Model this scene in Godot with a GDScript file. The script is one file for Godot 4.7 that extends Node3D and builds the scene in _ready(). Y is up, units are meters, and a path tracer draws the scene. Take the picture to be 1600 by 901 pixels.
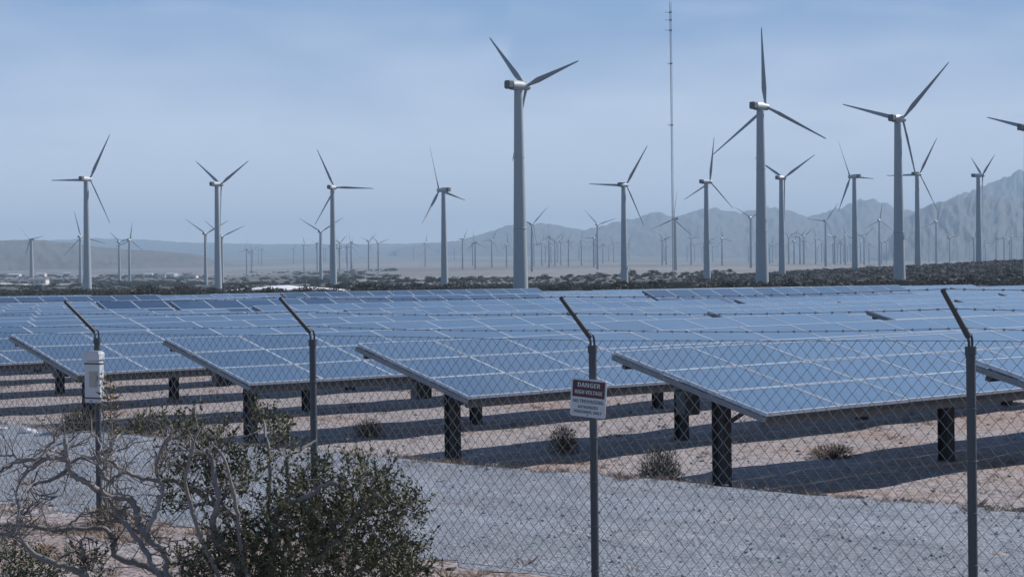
extends Node3D
# A fenced desert solar field with a wind farm behind it.

const LENS := 2800.0                 # focal length in pixels of a 1600 pixel wide picture
const EYE := Vector3(0, 2.3, 0)
const PAN := -0.6                    # level of the ground that carries the solar tables
const TURN := 0.7679                 # the rows run 44 degrees to the right of the view
var cam: Camera3D
var rng := RandomNumberGenerator.new()
var noise_a := FastNoiseLite.new()
var noise_b := FastNoiseLite.new()
var M := {}
var taken := {}

# ---------------------------------------------------------------- mesh building
class Shape:
	var v := PackedVector3Array()
	var n := PackedVector3Array()
	var c := PackedColorArray()
	var u := PackedVector2Array()
	var i := PackedInt32Array()
	var tint := Color(1, 1, 1)
	func vert(p: Vector3, nn: Vector3) -> int:
		v.append(p); n.append(nn); c.append(tint); u.append(Vector2(p.x, p.z))
		return v.size() - 1
	func face(a: int, b: int, d: int) -> void:
		var g := (v[b] - v[a]).cross(v[d] - v[a])
		if g.dot(n[a] + n[b] + n[d]) > 0.0:
			i.append(a); i.append(d); i.append(b)
		else:
			i.append(a); i.append(b); i.append(d)
	func tri(p: Vector3, q: Vector3, r: Vector3, out: Vector3) -> void:
		var g := (q - p).cross(r - p).normalized()
		if g.dot(out) < 0.0: g = -g
		var k := vert(p, g)
		vert(q, g); vert(r, g)
		face(k, k + 1, k + 2)
	func quad(p: Vector3, q: Vector3, r: Vector3, s: Vector3, out: Vector3) -> void:
		var g := (q - p).cross(s - p).normalized()
		if g.dot(out) < 0.0: g = -g
		var k := vert(p, g)
		vert(q, g); vert(r, g); vert(s, g)
		face(k, k + 1, k + 2); face(k, k + 2, k + 3)
	func box(mid: Vector3, size: Vector3, b := Basis()) -> void:
		var h := size * 0.5
		for ax in 3:
			for sg in [-1.0, 1.0]:
				var nn := Vector3.ZERO; nn[ax] = sg
				var e1 := Vector3.ZERO; e1[(ax + 1) % 3] = h[(ax + 1) % 3]
				var e2 := Vector3.ZERO; e2[(ax + 2) % 3] = h[(ax + 2) % 3]
				var o := nn * h[ax]
				quad(mid + b * (o - e1 - e2), mid + b * (o + e1 - e2), mid + b * (o + e1 + e2), mid + b * (o - e1 + e2), b * nn)
	# a box whose long edges are cut off
	func bevel(mid: Vector3, size: Vector3, cut: float, b := Basis()) -> void:
		var h := size * 0.5
		var ring := [Vector2(h.x, h.y - cut), Vector2(h.x - cut, h.y), Vector2(-h.x + cut, h.y), Vector2(-h.x, h.y - cut), Vector2(-h.x, -h.y + cut), Vector2(-h.x + cut, -h.y), Vector2(h.x - cut, -h.y), Vector2(h.x, -h.y + cut)]
		for k in 8:
			var p: Vector2 = ring[k]
			var q: Vector2 = ring[(k + 1) % 8]
			var m := (p + q) * 0.5
			quad(mid + b * Vector3(p.x, p.y, -h.z), mid + b * Vector3(q.x, q.y, -h.z), mid + b * Vector3(q.x, q.y, h.z), mid + b * Vector3(p.x, p.y, h.z), b * Vector3(m.x / h.x, m.y / h.y, 0))
			for sg in [-1.0, 1.0]:
				tri(mid + b * Vector3(0, 0, h.z * sg), mid + b * Vector3(p.x, p.y, h.z * sg), mid + b * Vector3(q.x, q.y, h.z * sg), b * Vector3(0, 0, sg))
	func tube(path: Array, radii: Array, sides := 6, capped := true) -> void:
		var first := v.size()
		var side := Vector3.ZERO
		for k in path.size():
			var t: Vector3 = (path[min(k + 1, path.size() - 1)] - path[max(k - 1, 0)]).normalized()
			if side == Vector3.ZERO:
				side = t.cross(Vector3(0.31, 0.2, 0.93)).normalized()
			else:
				side = (side - t * side.dot(t)).normalized()
			var other := t.cross(side)
			for s in sides:
				var a := TAU * s / sides
				var d := side * cos(a) + other * sin(a)
				vert(path[k] + d * float(radii[k]), d)
		for k in path.size() - 1:
			for s in sides:
				var a := first + k * sides + s
				var b := first + k * sides + (s + 1) % sides
				face(a, b, b + sides); face(a, b + sides, a + sides)
		if capped:
			for e in [0, path.size() - 1]:
				var t: Vector3 = (path[1] - path[0]).normalized() * -1.0 if e == 0 else (path[-1] - path[-2]).normalized()
				var k0 := vert(path[e], t)
				var ring0 := v.size()
				for s in sides:
					vert(v[first + e * sides + s], t)
				for s in sides:
					face(k0, ring0 + s, ring0 + (s + 1) % sides)
	func lathe(profile: Array, sides: int, at := Vector3.ZERO) -> void:
		var first := v.size()
		for k in profile.size():
			var p: Vector2 = profile[k]
			var d: Vector2 = profile[min(k + 1, profile.size() - 1)] - profile[max(k - 1, 0)]
			for s in sides + 1:
				var a := TAU * s / sides
				vert(at + Vector3(cos(a) * p.x, p.y, sin(a) * p.x), Vector3(cos(a) * d.y, -d.x, sin(a) * d.y).normalized())
		for k in profile.size() - 1:
			for s in sides:
				var a := first + k * (sides + 1) + s
				face(a, a + 1, a + sides + 2); face(a, a + sides + 2, a + sides + 1)
	func commit(m: Material, into: ArrayMesh = null) -> ArrayMesh:
		var mesh := into if into else ArrayMesh.new()
		var arr := []
		arr.resize(Mesh.ARRAY_MAX)
		arr[Mesh.ARRAY_VERTEX] = v; arr[Mesh.ARRAY_NORMAL] = n; arr[Mesh.ARRAY_COLOR] = c
		arr[Mesh.ARRAY_TEX_UV] = u; arr[Mesh.ARRAY_INDEX] = i
		mesh.add_surface_from_arrays(Mesh.PRIMITIVE_TRIANGLES, arr)
		mesh.surface_set_material(mesh.get_surface_count() - 1, m)
		return mesh

func numbered(called: String) -> String:
	var k: int = taken.get(called, 0)
	taken[called] = k + 1
	return called if k == 0 else "%s_%03d" % [called, k]

func piece(called: String, mesh: Mesh, parent: Node3D, at := Transform3D()) -> MeshInstance3D:
	var o := MeshInstance3D.new()
	o.name = called
	o.mesh = mesh
	o.transform = at
	parent.add_child(o, true)
	return o

func thing(called: String, label: String, category: String, at := Vector3.ZERO, group := "") -> Node3D:
	var o := Node3D.new()
	o.name = numbered(called)
	add_child(o)
	o.position = at
	o.set_meta("label", label)
	o.set_meta("category", category)
	if group: o.set_meta("group", group)
	return o

func single(called: String, mesh: Mesh, label: String, category: String, at := Transform3D(), group := "") -> MeshInstance3D:
	var o := piece(numbered(called), mesh, self, at)
	o.set_meta("label", label)
	o.set_meta("category", category)
	if group: o.set_meta("group", group)
	return o

func structure(called: String, mesh: Mesh, label: String) -> MeshInstance3D:
	var o := piece(numbered(called), mesh, self)
	o.set_meta("kind", "structure")
	o.set_meta("label", label)
	o.set_meta("category", called.replace("_", " "))
	return o

# a point at a known distance, from the bearing it is seen under
func spot(x: float, y: float, depth: float) -> Vector3:
	var d := cam.transform.basis * Vector3((x - 800.0) / LENS, (450.5 - y) / LENS, -1)
	return EYE + d * (depth / -d.z)

func horizon(x: float) -> float:
	return 435.0 - 0.0122 * (x - 800.0)

func lin(r: float, g: float, b: float) -> Color:
	return Color(r, g, b).linear_to_srgb()

func paint(col: Color, rough := 0.8, metal := 0.0) -> StandardMaterial3D:
	var m := StandardMaterial3D.new()
	m.albedo_color = col.linear_to_srgb()
	m.roughness = rough
	m.metallic = metal
	return m

func tinted(rough := 0.9) -> StandardMaterial3D:
	var m := StandardMaterial3D.new()
	m.vertex_color_use_as_albedo = true
	m.roughness = rough
	return m

func ramp_image(f: FastNoiseLite, size: int, stops: Array) -> Image:
	var src := f.get_seamless_image(size, size)
	var img := Image.create(size, size, true, Image.FORMAT_RGB8)
	var g := Gradient.new()
	g.offsets = PackedFloat32Array(stops.map(func(s): return s[0]))
	g.colors = PackedColorArray(stops.map(func(s): return s[1]))
	for y in size:
		for x in size:
			img.set_pixel(x, y, g.sample(src.get_pixel(x, y).r))
	return img

func texture(img: Image) -> ImageTexture:
	img.generate_mipmaps()
	return ImageTexture.create_from_image(img)

func bump(f: FastNoiseLite, size: int, strength: float) -> ImageTexture:
	var img := f.get_seamless_image(size, size)
	img.convert(Image.FORMAT_RGBA8)
	img.bump_map_to_normal_map(strength)
	return texture(img)

func make_noise(kind: int, freq: float, sd: int, octaves := 4) -> FastNoiseLite:
	var f := FastNoiseLite.new()
	f.noise_type = kind
	f.frequency = freq
	f.seed = sd
	f.fractal_octaves = octaves
	return f

# ---------------------------------------------------------------- camera, sky, sun
func setup() -> void:
	cam = Camera3D.new()
	cam.name = "camera"
	add_child(cam)
	cam.position = EYE
	cam.basis = Basis(Vector3.RIGHT, -15.5 / LENS) * Basis(Vector3.BACK, -0.0122)
	cam.fov = rad_to_deg(2.0 * atan(450.5 / LENS))
	cam.near = 0.1
	cam.far = 40000.0
	cam.current = true
	var env := Environment.new()
	env.background_mode = Environment.BG_SKY
	env.tonemap_mode = Environment.TONE_MAPPER_LINEAR
	env.tonemap_exposure = 1.15
	env.sdfgi_enabled = true
	env.ssao_enabled = true
	env.ssil_enabled = true
	env.fog_enabled = true
	env.fog_density = 0.00012
	env.fog_light_color = Color(0.80, 0.91, 1.0)
	var sky := Sky.new()
	var pano := PanoramaSkyMaterial.new()
	pano.panorama = sky_image()
	sky.sky_material = pano
	env.sky = sky
	var we := WorldEnvironment.new()
	we.name = "world_environment"
	we.environment = env
	add_child(we)
	var sun := DirectionalLight3D.new()
	sun.name = "sun"
	add_child(sun)
	var az := deg_to_rad(62.0)
	var el := deg_to_rad(35.0)
	var to_sun := Vector3(sin(az) * cos(el), sin(el), -cos(az) * cos(el))
	sun.look_at_from_position(to_sun * 50.0, Vector3.ZERO)
	sun.light_energy = 1.6
	sun.light_color = Color(1.0, 0.985, 0.97)
	sun.light_angular_distance = 0.5
	sun.shadow_enabled = true

func sky_image() -> ImageTexture:
	var w := 2048
	var h := 1024
	var img := Image.create(w, h, false, Image.FORMAT_RGBF)
	var wisp := make_noise(FastNoiseLite.TYPE_SIMPLEX_SMOOTH, 1.0, 11, 5)
	var veil := make_noise(FastNoiseLite.TYPE_SIMPLEX_SMOOTH, 1.0, 23, 4)
	var low := Vector3(0.63, 0.71, 0.87)
	var pale := Vector3(0.86, 0.88, 0.99)
	var mid := Vector3(0.21, 0.35, 0.59)
	var top := Vector3(0.04, 0.105, 0.26)
	var cloud := Vector3(0.42, 0.53, 0.72)
	for y in h:
		var el := 90.0 - 180.0 * (y + 0.5) / h
		if el < -1.0:
			img.fill_rect(Rect2i(0, y, w, h - y), Color(0.20, 0.19, 0.19))
			break
		for x in w:
			var az := 360.0 * (x + 0.5) / w - 180.0
			var c: Vector3 = mid.lerp(top, smoothstep(15.0, 48.0, el))
			# the thin veil of high cloud that hangs over the horizon
			var edge := 6.3 + 0.6 * veil.get_noise_2d(az * 0.09, el * 0.35) * 2.0
			c = c.lerp(low, 1.0 - smoothstep(edge - 2.6, edge + 3.0, el))
			c = c.lerp(pale, 1.0 - smoothstep(0.5, 4.5, el))
			var streak := wisp.get_noise_2d(az * 0.11 + el * 0.10, el * 0.85 + az * 0.02)
			var amount := smoothstep(0.05, 0.6, streak) * 0.42 * smoothstep(1.5, 5.0, el)
			c = c.lerp(cloud, amount)
			img.set_pixel(x, y, Color(c.x, c.y, c.z))
	return ImageTexture.create_from_image(img)

# ---------------------------------------------------------------- materials
func make_materials() -> void:
	noise_a = make_noise(FastNoiseLite.TYPE_SIMPLEX_SMOOTH, 1.0, 3, 4)
	noise_b = make_noise(FastNoiseLite.TYPE_SIMPLEX_SMOOTH, 1.0, 7, 3)
	var sand := StandardMaterial3D.new()
	sand.albedo_texture = texture(ramp_image(make_noise(FastNoiseLite.TYPE_SIMPLEX, 0.02, 5, 6), 512, [[0.0, lin(0.18, 0.155, 0.15)], [0.38, lin(0.30, 0.27, 0.265)], [0.6, lin(0.36, 0.33, 0.33)], [1.0, lin(0.46, 0.43, 0.43)]]))
	sand.normal_enabled = true
	sand.normal_texture = bump(make_noise(FastNoiseLite.TYPE_SIMPLEX, 0.05, 6, 5), 512, 6.0)
	sand.normal_scale = 0.7
	sand.uv1_triplanar = true
	sand.uv1_world_triplanar = true
	sand.uv1_scale = Vector3.ONE * 0.35
	sand.roughness = 0.95
	sand.vertex_color_use_as_albedo = true
	M.sand = sand
	var cell := make_noise(FastNoiseLite.TYPE_CELLULAR, 0.07, 9, 1)
	cell.cellular_return_type = FastNoiseLite.RETURN_CELL_VALUE
	var dist := make_noise(FastNoiseLite.TYPE_CELLULAR, 0.07, 9, 1)
	dist.cellular_return_type = FastNoiseLite.RETURN_DISTANCE
	var gravel := StandardMaterial3D.new()
	gravel.albedo_texture = texture(ramp_image(cell, 1024, [[0.0, lin(0.16, 0.17, 0.19)], [0.35, lin(0.22, 0.237, 0.268)], [0.7, lin(0.255, 0.275, 0.308)], [1.0, lin(0.32, 0.34, 0.375)]]))
	gravel.normal_enabled = true
	gravel.normal_texture = bump(dist, 1024, 10.0)
	gravel.normal_scale = 0.55
	gravel.uv1_triplanar = true
	gravel.uv1_world_triplanar = true
	gravel.uv1_scale = Vector3.ONE * 0.42
	gravel.roughness = 0.95
	gravel.vertex_color_use_as_albedo = true
	M.gravel = gravel
	M.tint = tinted(0.95)
	var plain := tinted(0.97)
	plain.albedo_texture = texture(ramp_image(make_noise(FastNoiseLite.TYPE_SIMPLEX, 0.015, 15, 6), 512, [[0.0, Color(0.72, 0.72, 0.72)], [0.5, Color(0.9, 0.9, 0.9)], [1.0, Color(1, 1, 1)]]))
	plain.uv1_triplanar = true
	plain.uv1_world_triplanar = true
	plain.uv1_scale = Vector3.ONE * 0.012
	M.plain = plain
	var leaf := tinted(0.75)
	leaf.backlight_enabled = true
	leaf.backlight = Color(0.10, 0.12, 0.05)
	leaf.cull_mode = BaseMaterial3D.CULL_DISABLED
	M.leaf = leaf
	M.bark = tinted(0.9)
	M.post = paint(Color(0.06, 0.072, 0.085), 0.55, 0.2)
	M.wire = paint(Color(0.12, 0.14, 0.165), 0.5, 0.2)
	M.barb = paint(Color(0.15, 0.165, 0.18), 0.6, 0.2)
	M.steel = paint(Color(0.055, 0.058, 0.062), 0.75, 0.0)
	M.purlin = paint(Color(0.17, 0.19, 0.21), 0.5, 0.2)
	M.frame = paint(Color(0.45, 0.50, 0.56), 0.4, 0.1)
	M.tower = paint(Color(0.30, 0.33, 0.355), 0.5)
	M.blade = paint(Color(0.24, 0.265, 0.29), 0.5)
	M.nacelle = paint(Color(0.40, 0.42, 0.44), 0.5)
	M.vent = paint(Color(0.10, 0.11, 0.12), 0.7)
	var grime := texture(ramp_image(make_noise(FastNoiseLite.TYPE_SIMPLEX, 0.012, 19, 6), 512, [[0.0, Color(0.62, 0.66, 0.7)], [0.45, Color(0.85, 0.87, 0.9)], [0.7, Color(0.97, 0.96, 0.95)], [1.0, Color(1, 1, 1)]]))
	for k in 4:
		var g := StandardMaterial3D.new()
		g.albedo_color = [lin(0.012, 0.050, 0.115), lin(0.008, 0.038, 0.095), lin(0.022, 0.066, 0.14), lin(0.008, 0.03, 0.08)][k]
		g.roughness = [0.10, 0.08, 0.12, 0.08][k]
		g.metallic_specular = 0.95
		g.clearcoat_enabled = true
		g.clearcoat = 1.0
		g.clearcoat_roughness = 0.06
		g.rim_enabled = true          # the film of dust
		g.rim = 0.24
		g.rim_tint = 0.3
		g.albedo_texture = grime
		g.uv1_triplanar = true
		g.uv1_world_triplanar = true
		g.uv1_scale = Vector3.ONE * 0.22
		M["glass%d" % k] = g

# ---------------------------------------------------------------- the near ground
func rs(x: float, z: float) -> Vector2:      # distance along the rows, distance across them
	return Vector2(x * cos(TURN) - z * sin(TURN), -x * sin(TURN) - z * cos(TURN))

func xz(r: float, s: float) -> Vector2:
	return Vector2(r * cos(TURN) - s * sin(TURN), -r * sin(TURN) - s * cos(TURN))

func crest(s: float) -> float:
	return 15.2 - 0.055 * (s - 8.8) + 0.16 * noise_a.get_noise_1d(s * 0.5)

func near_y(r: float, s: float) -> float:
	var c := crest(s)
	var y: float = lerp(0.0, PAN, smoothstep(c, c + 1.9, r))
	var rough := smoothstep(c + 0.2, c + 2.0, r)
	y += 0.05 * rough * noise_a.get_noise_2d(r * 0.35, s * 0.35) * smoothstep(80.0, 30.0, r)
	y += 0.02 * noise_b.get_noise_2d(r * 0.9, s * 0.9) + 0.05 * exp(-pow((r - c + 0.25) / 0.35, 2.0))
	return y

func ground_at(x: float, z: float) -> float:
	var q := rs(x, z)
	return near_y(q.x, q.y)

func build_near_ground() -> void:
	var r_list := []
	var r := -14.0
	while r < 175.0:
		r_list.append(r)
		r += 0.8 if r < 5.0 else (0.16 if r < 22.0 else (0.6 if r < 42.0 else 5.0))
	var s_list := []
	var s := -40.0
	while s < 175.0:
		s_list.append(s)
		s += 2.0 if s < -2.0 else (0.3 if s < 36.0 else 2.5)
	var g := Shape.new()
	for a in r_list:
		for b in s_list:
			var p := xz(a, b)
			var y := near_y(a, b)
			var e := 0.4
			var far := 1.0 if a < 60.0 else 0.0
			var nn := Vector3(0, 1, 0)
			if far > 0.0:
				var dr := (near_y(a + e, b) - near_y(a - e, b)) / (2.0 * e)
				var ds := (near_y(a, b + e) - near_y(a, b - e)) / (2.0 * e)
				var ur := xz(1, 0); var us := xz(0, 1)
				nn = Vector3(-dr * ur.x - ds * us.x, 1, -dr * ur.y - ds * us.y).normalized()
			# reddish soil and straw lie along the foot of the fence and in patches of the field
			var red := smoothstep(0.05, 0.5, noise_b.get_noise_2d(a * 0.18 + 40.0, b * 0.12)) * 0.8
			if a < crest(b) - 3.0: red = clampf(0.35 + 1.2 * noise_b.get_noise_2d(a * 0.5, b * 0.3), 0.0, 1.0)
			g.tint = Color(0.95, 0.91, 0.90).lerp(Color(0.92, 0.66, 0.52), red * 0.75)
			g.vert(Vector3(p.x, y, p.y), nn)
	var w := s_list.size()
	for a in r_list.size() - 1:
		for b in w - 1:
			var k := a * w + b
			g.face(k, k + 1, k + w + 1); g.face(k, k + w + 1, k + w)
	structure("ground", g.commit(M.sand), "pinkish sandy desert ground under the solar tables")

func build_gravel() -> void:
	var g := Shape.new()
	var rows := 42
	var count := 0
	var s := -30.0
	while s < 60.0:
		var c := crest(s) + 0.10 + 0.22 * noise_b.get_noise_1d(s * 1.1) + 0.14 * noise_a.get_noise_1d(s * 4.0)
		var f := 10.1 - 0.045 * s + 0.45 * noise_b.get_noise_1d(s * 0.7 + 9.0) + 0.12 * noise_b.get_noise_1d(s * 3.0)
		for k in rows + 1:
			var r := lerpf(f, c, float(k) / rows)
			var edge := minf(1.0, 6.0 * minf(float(k) / rows, 1.0 - float(k) / rows))
			var p := xz(r, s)
			var lift := 0.004 + edge * (0.022 + 0.018 * noise_b.get_noise_2d(r * 2.6, s * 2.6) + 0.02 * noise_a.get_noise_2d(r * 0.6, s * 0.25))
			var rut: float = exp(-pow((r - c + 2.0 + 0.25 * noise_a.get_noise_1d(s * 0.2)) / 0.22, 2.0)) + exp(-pow((r - c + 3.6 + 0.25 * noise_a.get_noise_1d(s * 0.2 + 5.0)) / 0.22, 2.0))
			lift -= rut * 0.012
			var t := 0.88 + 0.2 * noise_a.get_noise_2d(r * 0.9 + 30.0, s * 0.22) + 0.13 * rut * (0.5 + noise_b.get_noise_2d(r * 3.0, s * 0.8))
			g.tint = Color(t, t, t).lerp(Color(t, t * 0.93, t * 0.9), clampf(noise_b.get_noise_2d(r * 0.5, s * 0.5) * 1.6, 0.0, 0.7))
			var n2 := noise_b.get_noise_2d(r * 2.6 + 0.3, s * 2.6) - noise_b.get_noise_2d(r * 2.6 - 0.3, s * 2.6)
			g.vert(Vector3(p.x, near_y(r, s) + lift, p.y), Vector3(-n2 * 0.15, 1, n2 * 0.1).normalized())
		count += 1
		s += 0.22 if s > -4.0 and s < 32.0 else 1.0
	for a in count - 1:
		for k in rows:
			var q := a * (rows + 1) + k
			g.face(q, q + 1, q + rows + 2); g.face(q, q + rows + 2, q + rows + 1)
	structure("gravel_road", g.commit(M.gravel), "grey gravel track between the fence and the solar tables")
	# loose stones
	var mm := MultiMesh.new()
	mm.transform_format = MultiMesh.TRANSFORM_3D
	mm.use_colors = true
	mm.mesh = rock_mesh(4, 6, 4, M.tint)
	mm.instance_count = 3500
	for k in 3500:
		var ss := rng.randf_range(-3.0, 32.0)
		var rr := rng.randf_range(9.6 - 0.045 * ss, crest(ss) + 0.5)
		var p := xz(rr, ss)
		var sz := rng.randf_range(0.006, 0.014) * (1.0 if rng.randf() < 0.985 else 2.0)
		var b := Basis(Vector3(rng.randf_range(-1, 1), 1, rng.randf_range(-1, 1)).normalized(), rng.randf() * TAU).scaled(Vector3(sz * rng.randf_range(0.9, 1.6), sz, sz))
		mm.set_instance_transform(k, Transform3D(b, Vector3(p.x, near_y(rr, ss) + 0.028 + sz * 0.3, p.y)))
		var t := rng.randf_range(0.20, 0.36)
		mm.set_instance_color(k, Color(t, t * 1.02, t * 1.07))
	var o := MultiMeshInstance3D.new()
	o.name = "loose_gravel"
	o.multimesh = mm
	o.set_meta("kind", "stuff")
	o.set_meta("label", "loose grey gravel stones strewn over the track")
	o.set_meta("category", "gravel")
	add_child(o)

func rock_mesh(sd: int, seg: int, rings: int, m: Material) -> ArrayMesh:
	var f := make_noise(FastNoiseLite.TYPE_SIMPLEX, 0.9, sd, 2)
	var g := Shape.new()
	var pt := func(a: int, b: int) -> Vector3:
		var th := PI * b / rings
		var ph := TAU * (a % seg) / seg
		var d := Vector3(sin(th) * cos(ph), cos(th), sin(th) * sin(ph))
		return d * (1.0 + 0.45 * f.get_noise_3dv(d * 1.3)) * Vector3(1, 0.75, 0.9)
	for b in rings:
		for a in seg:
			var p: Vector3 = pt.call(a, b)
			var q: Vector3 = pt.call(a + 1, b)
			var r2: Vector3 = pt.call(a + 1, b + 1)
			var t: Vector3 = pt.call(a, b + 1)
			if b > 0: g.tri(p, q, r2, p + q + r2)
			if b < rings - 1: g.tri(p, r2, t, p + r2 + t)
	return g.commit(m)

# ---------------------------------------------------------------- far terrain
const BEAR := [-500.0, 0.0, 330.0, 560.0, 800.0, 1000.0, 1225.0, 1450.0, 1600.0, 2100.0]
const DEEP := [100.0, 140.0, 350.0, 500.0, 730.0, 800.0, 1000.0, 1450.0, 2200.0, 4000.0, 7000.0, 14000.0]
const RISE := [
	[-82, -60, -20, -15, -10, -9, -5, 0, 12, 22, 30, 34],
	[-82, -60, -20, -15, -10, -9, -5, 0, 12, 22, 30, 34],
	[-82, -60, -20, -15, -11, -10, -8, -3, 8, 24, 34, 38],
	[-82, -60, -20, -15, -10, -8, -4, 3, 13, 27, 36, 40],
	[-82, -60, -20, -16, -13, -9, 1, 8, 15, 26, 34, 38],
	[-82, -60, -20, -17, -12, -6, 4, 10, 16, 24, 31, 34],
	[-82, -60, -19, -12, -2, 3, 7, 11, 15, 21, 26, 29],
	[-82, -60, -19, -8, 8, 12, 10, 11, 13, 17, 20, 23],
	[-82, -60, -19, -6, 13, 17, 15, 14, 15, 17, 20, 22],
	[-82, -60, -18, -5, 14, 18, 16, 15, 15, 17, 20, 22]]

func slot(list: Array, x: float) -> Vector2:
	var k := 0
	while k < list.size() - 2 and x > list[k + 1]: k += 1
	return Vector2(k, clampf((x - list[k]) / (list[k + 1] - list[k]), 0.0, 1.0))

func far_y(x: float, z: float) -> float:
	var d := maxf(-z, 1.0)
	if z > -100.0: return PAN - 0.05
	var b := slot(BEAR, 800.0 + LENS * x / d)
	var a := slot(DEEP, d)
	var i := int(b.x); var j := int(a.x)
	var e0 := lerpf(RISE[i][j], RISE[i][j + 1], a.y)
	var e1 := lerpf(RISE[i + 1][j], RISE[i + 1][j + 1], a.y)
	var y := EYE.y + lerpf(e0, e1, b.y) * d / LENS
	y += noise_a.get_noise_2d(x * 0.012, z * 0.012) * 0.0009 * d * smoothstep(200.0, 600.0, d)
	return y - 0.05

func build_plain() -> void:
	var rings := [60.0, 100.0]
	var d := 112.0
	while d < 15000.0:
		rings.append(d)
		d *= 1.035
	var cols := 200
	var g := Shape.new()
	for q in rings:
		for k in cols + 1:
			var x: float = q * lerpf(-0.75, 0.75, float(k) / cols)
			var y := far_y(x, -q)
			var px: float = 800.0 + LENS * x / q
			var top: float = lerpf(900.0, 830.0, smoothstep(900.0, 1300.0, px))
			if px < 560.0: top = 2100.0
			var dark := smoothstep(260.0, 380.0, q) * (1.0 - smoothstep(top * 0.9, top * 1.15, q)) * clampf(0.75 + 0.9 * noise_a.get_noise_2d(x * 0.006, q * 0.006), 0.0, 1.0)
			var pale := Color(0.28, 0.27, 0.265).lerp(Color(0.19, 0.175, 0.17), clampf(0.5 + 1.3 * noise_b.get_noise_2d(x * 0.0011, q * 0.0007), 0.0, 1.0))
			var green := smoothstep(2500.0, 6000.0, q) * clampf(0.55 + 0.9 * noise_a.get_noise_2d(x * 0.0015, q * 0.0010), 0.0, 1.0)
			g.tint = pale.lerp(Color(0.055, 0.052, 0.045), dark * 0.93).lerp(Color(0.09, 0.10, 0.09), green * 0.85)
			g.vert(Vector3(x, y, -q), Vector3(0, 1, 0.02).normalized())
	for a in rings.size() - 1:
		for k in cols:
			var v0 := a * (cols + 1) + k
			g.face(v0, v0 + 1, v0 + cols + 2); g.face(v0, v0 + cols + 2, v0 + cols + 1)
	# the same desert goes on behind the camera
	g.tint = Color(0.37, 0.32, 0.30)
	g.quad(Vector3(-9000, PAN - 0.12, -60), Vector3(9000, PAN - 0.12, -60), Vector3(9000, PAN - 0.12, 9000), Vector3(-9000, PAN - 0.12, 9000), Vector3.UP)
	structure("desert_plain", g.commit(M.plain), "wide desert plain rising gently towards the mountains")

func profile_at(list: Array, x: float) -> float:
	var k := 0
	while k < list.size() - 2 and x > list[k + 1][0]: k += 1
	var t := clampf((x - list[k][0]) / (list[k + 1][0] - list[k][0]), 0.0, 1.0)
	return lerpf(list[k][1], list[k + 1][1], t * t * (3.0 - 2.0 * t) * 0.5 + t * 0.5)

# a ridge of hills: its skyline is given as bearings and heights, its slopes are cut by gullies
func build_hill(called: String, label: String, skyline: Array, near_d: float, ridge_d: float, col: Color, sd: int, gully := 1.0) -> void:
	var f := make_noise(FastNoiseLite.TYPE_SIMPLEX_SMOOTH, 1.0, sd, 5)
	var rid := make_noise(FastNoiseLite.TYPE_SIMPLEX_SMOOTH, 1.0, sd + 1, 5)
	rid.fractal_type = FastNoiseLite.FRACTAL_RIDGED
	var g := Shape.new()
	var cols := 420
	var deep := 44
	var x0: float = skyline[0][0]
	var x1: float = skyline[-1][0]
	var pts := []
	for j in deep + 1:
		var t := float(j) / deep
		var d := lerpf(near_d, ridge_d * 1.25, t)
		var up: float = minf(1.0, (d - near_d) / (ridge_d - near_d))
		var back := clampf((d - ridge_d) / (ridge_d * 0.25), 0.0, 1.0)
		for k in cols + 1:
			var px := lerpf(x0, x1, float(k) / cols)
			var x := (px - 800.0) / LENS * d
			var sky_y := (horizon(px) - profile_at(skyline, px)) * ridge_d / LENS
			var foot := far_y(x, -d) - 20.0
			var spur := rid.get_noise_2d(px * 0.013 + d * 0.0003, d * 0.00035) * 0.5 + 0.5
			var fine := f.get_noise_2d(px * 0.07, d * 0.002)
			var rise := pow(up, 1.25) * (1.0 - 0.75 * back)
			rise *= 1.0 + gully * (0.5 * (spur - 0.6) + 0.08 * fine) * (1.1 - up)
			var y := lerpf(foot, EYE.y + sky_y * (1.0 + 0.03 * fine * gully), clampf(rise, 0.0, 1.0))
			pts.append(Vector3(x, y, -d))
	for j in deep + 1:
		for k in cols + 1:
			var a: Vector3 = pts[j * (cols + 1) + mini(k + 1, cols)] - pts[j * (cols + 1) + maxi(k - 1, 0)]
			var b: Vector3 = pts[mini(j + 1, deep) * (cols + 1) + k] - pts[maxi(j - 1, 0) * (cols + 1) + k]
			var nn := a.cross(b).normalized()
			if nn.y < 0.0: nn = -nn
			var p: Vector3 = pts[j * (cols + 1) + k]
			var t := 0.85 + 0.4 * f.get_noise_2d(p.x * 0.004, p.z * 0.004)
			g.tint = Color(col.r * t, col.g * t, col.b * t)
			g.vert(p, nn)
	for j in deep:
		for k in cols:
			var q := j * (cols + 1) + k
			g.face(q, q + 1, q + cols + 2); g.face(q, q + cols + 2, q + cols + 1)
	structure(called, g.commit(M.tint), label)

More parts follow.
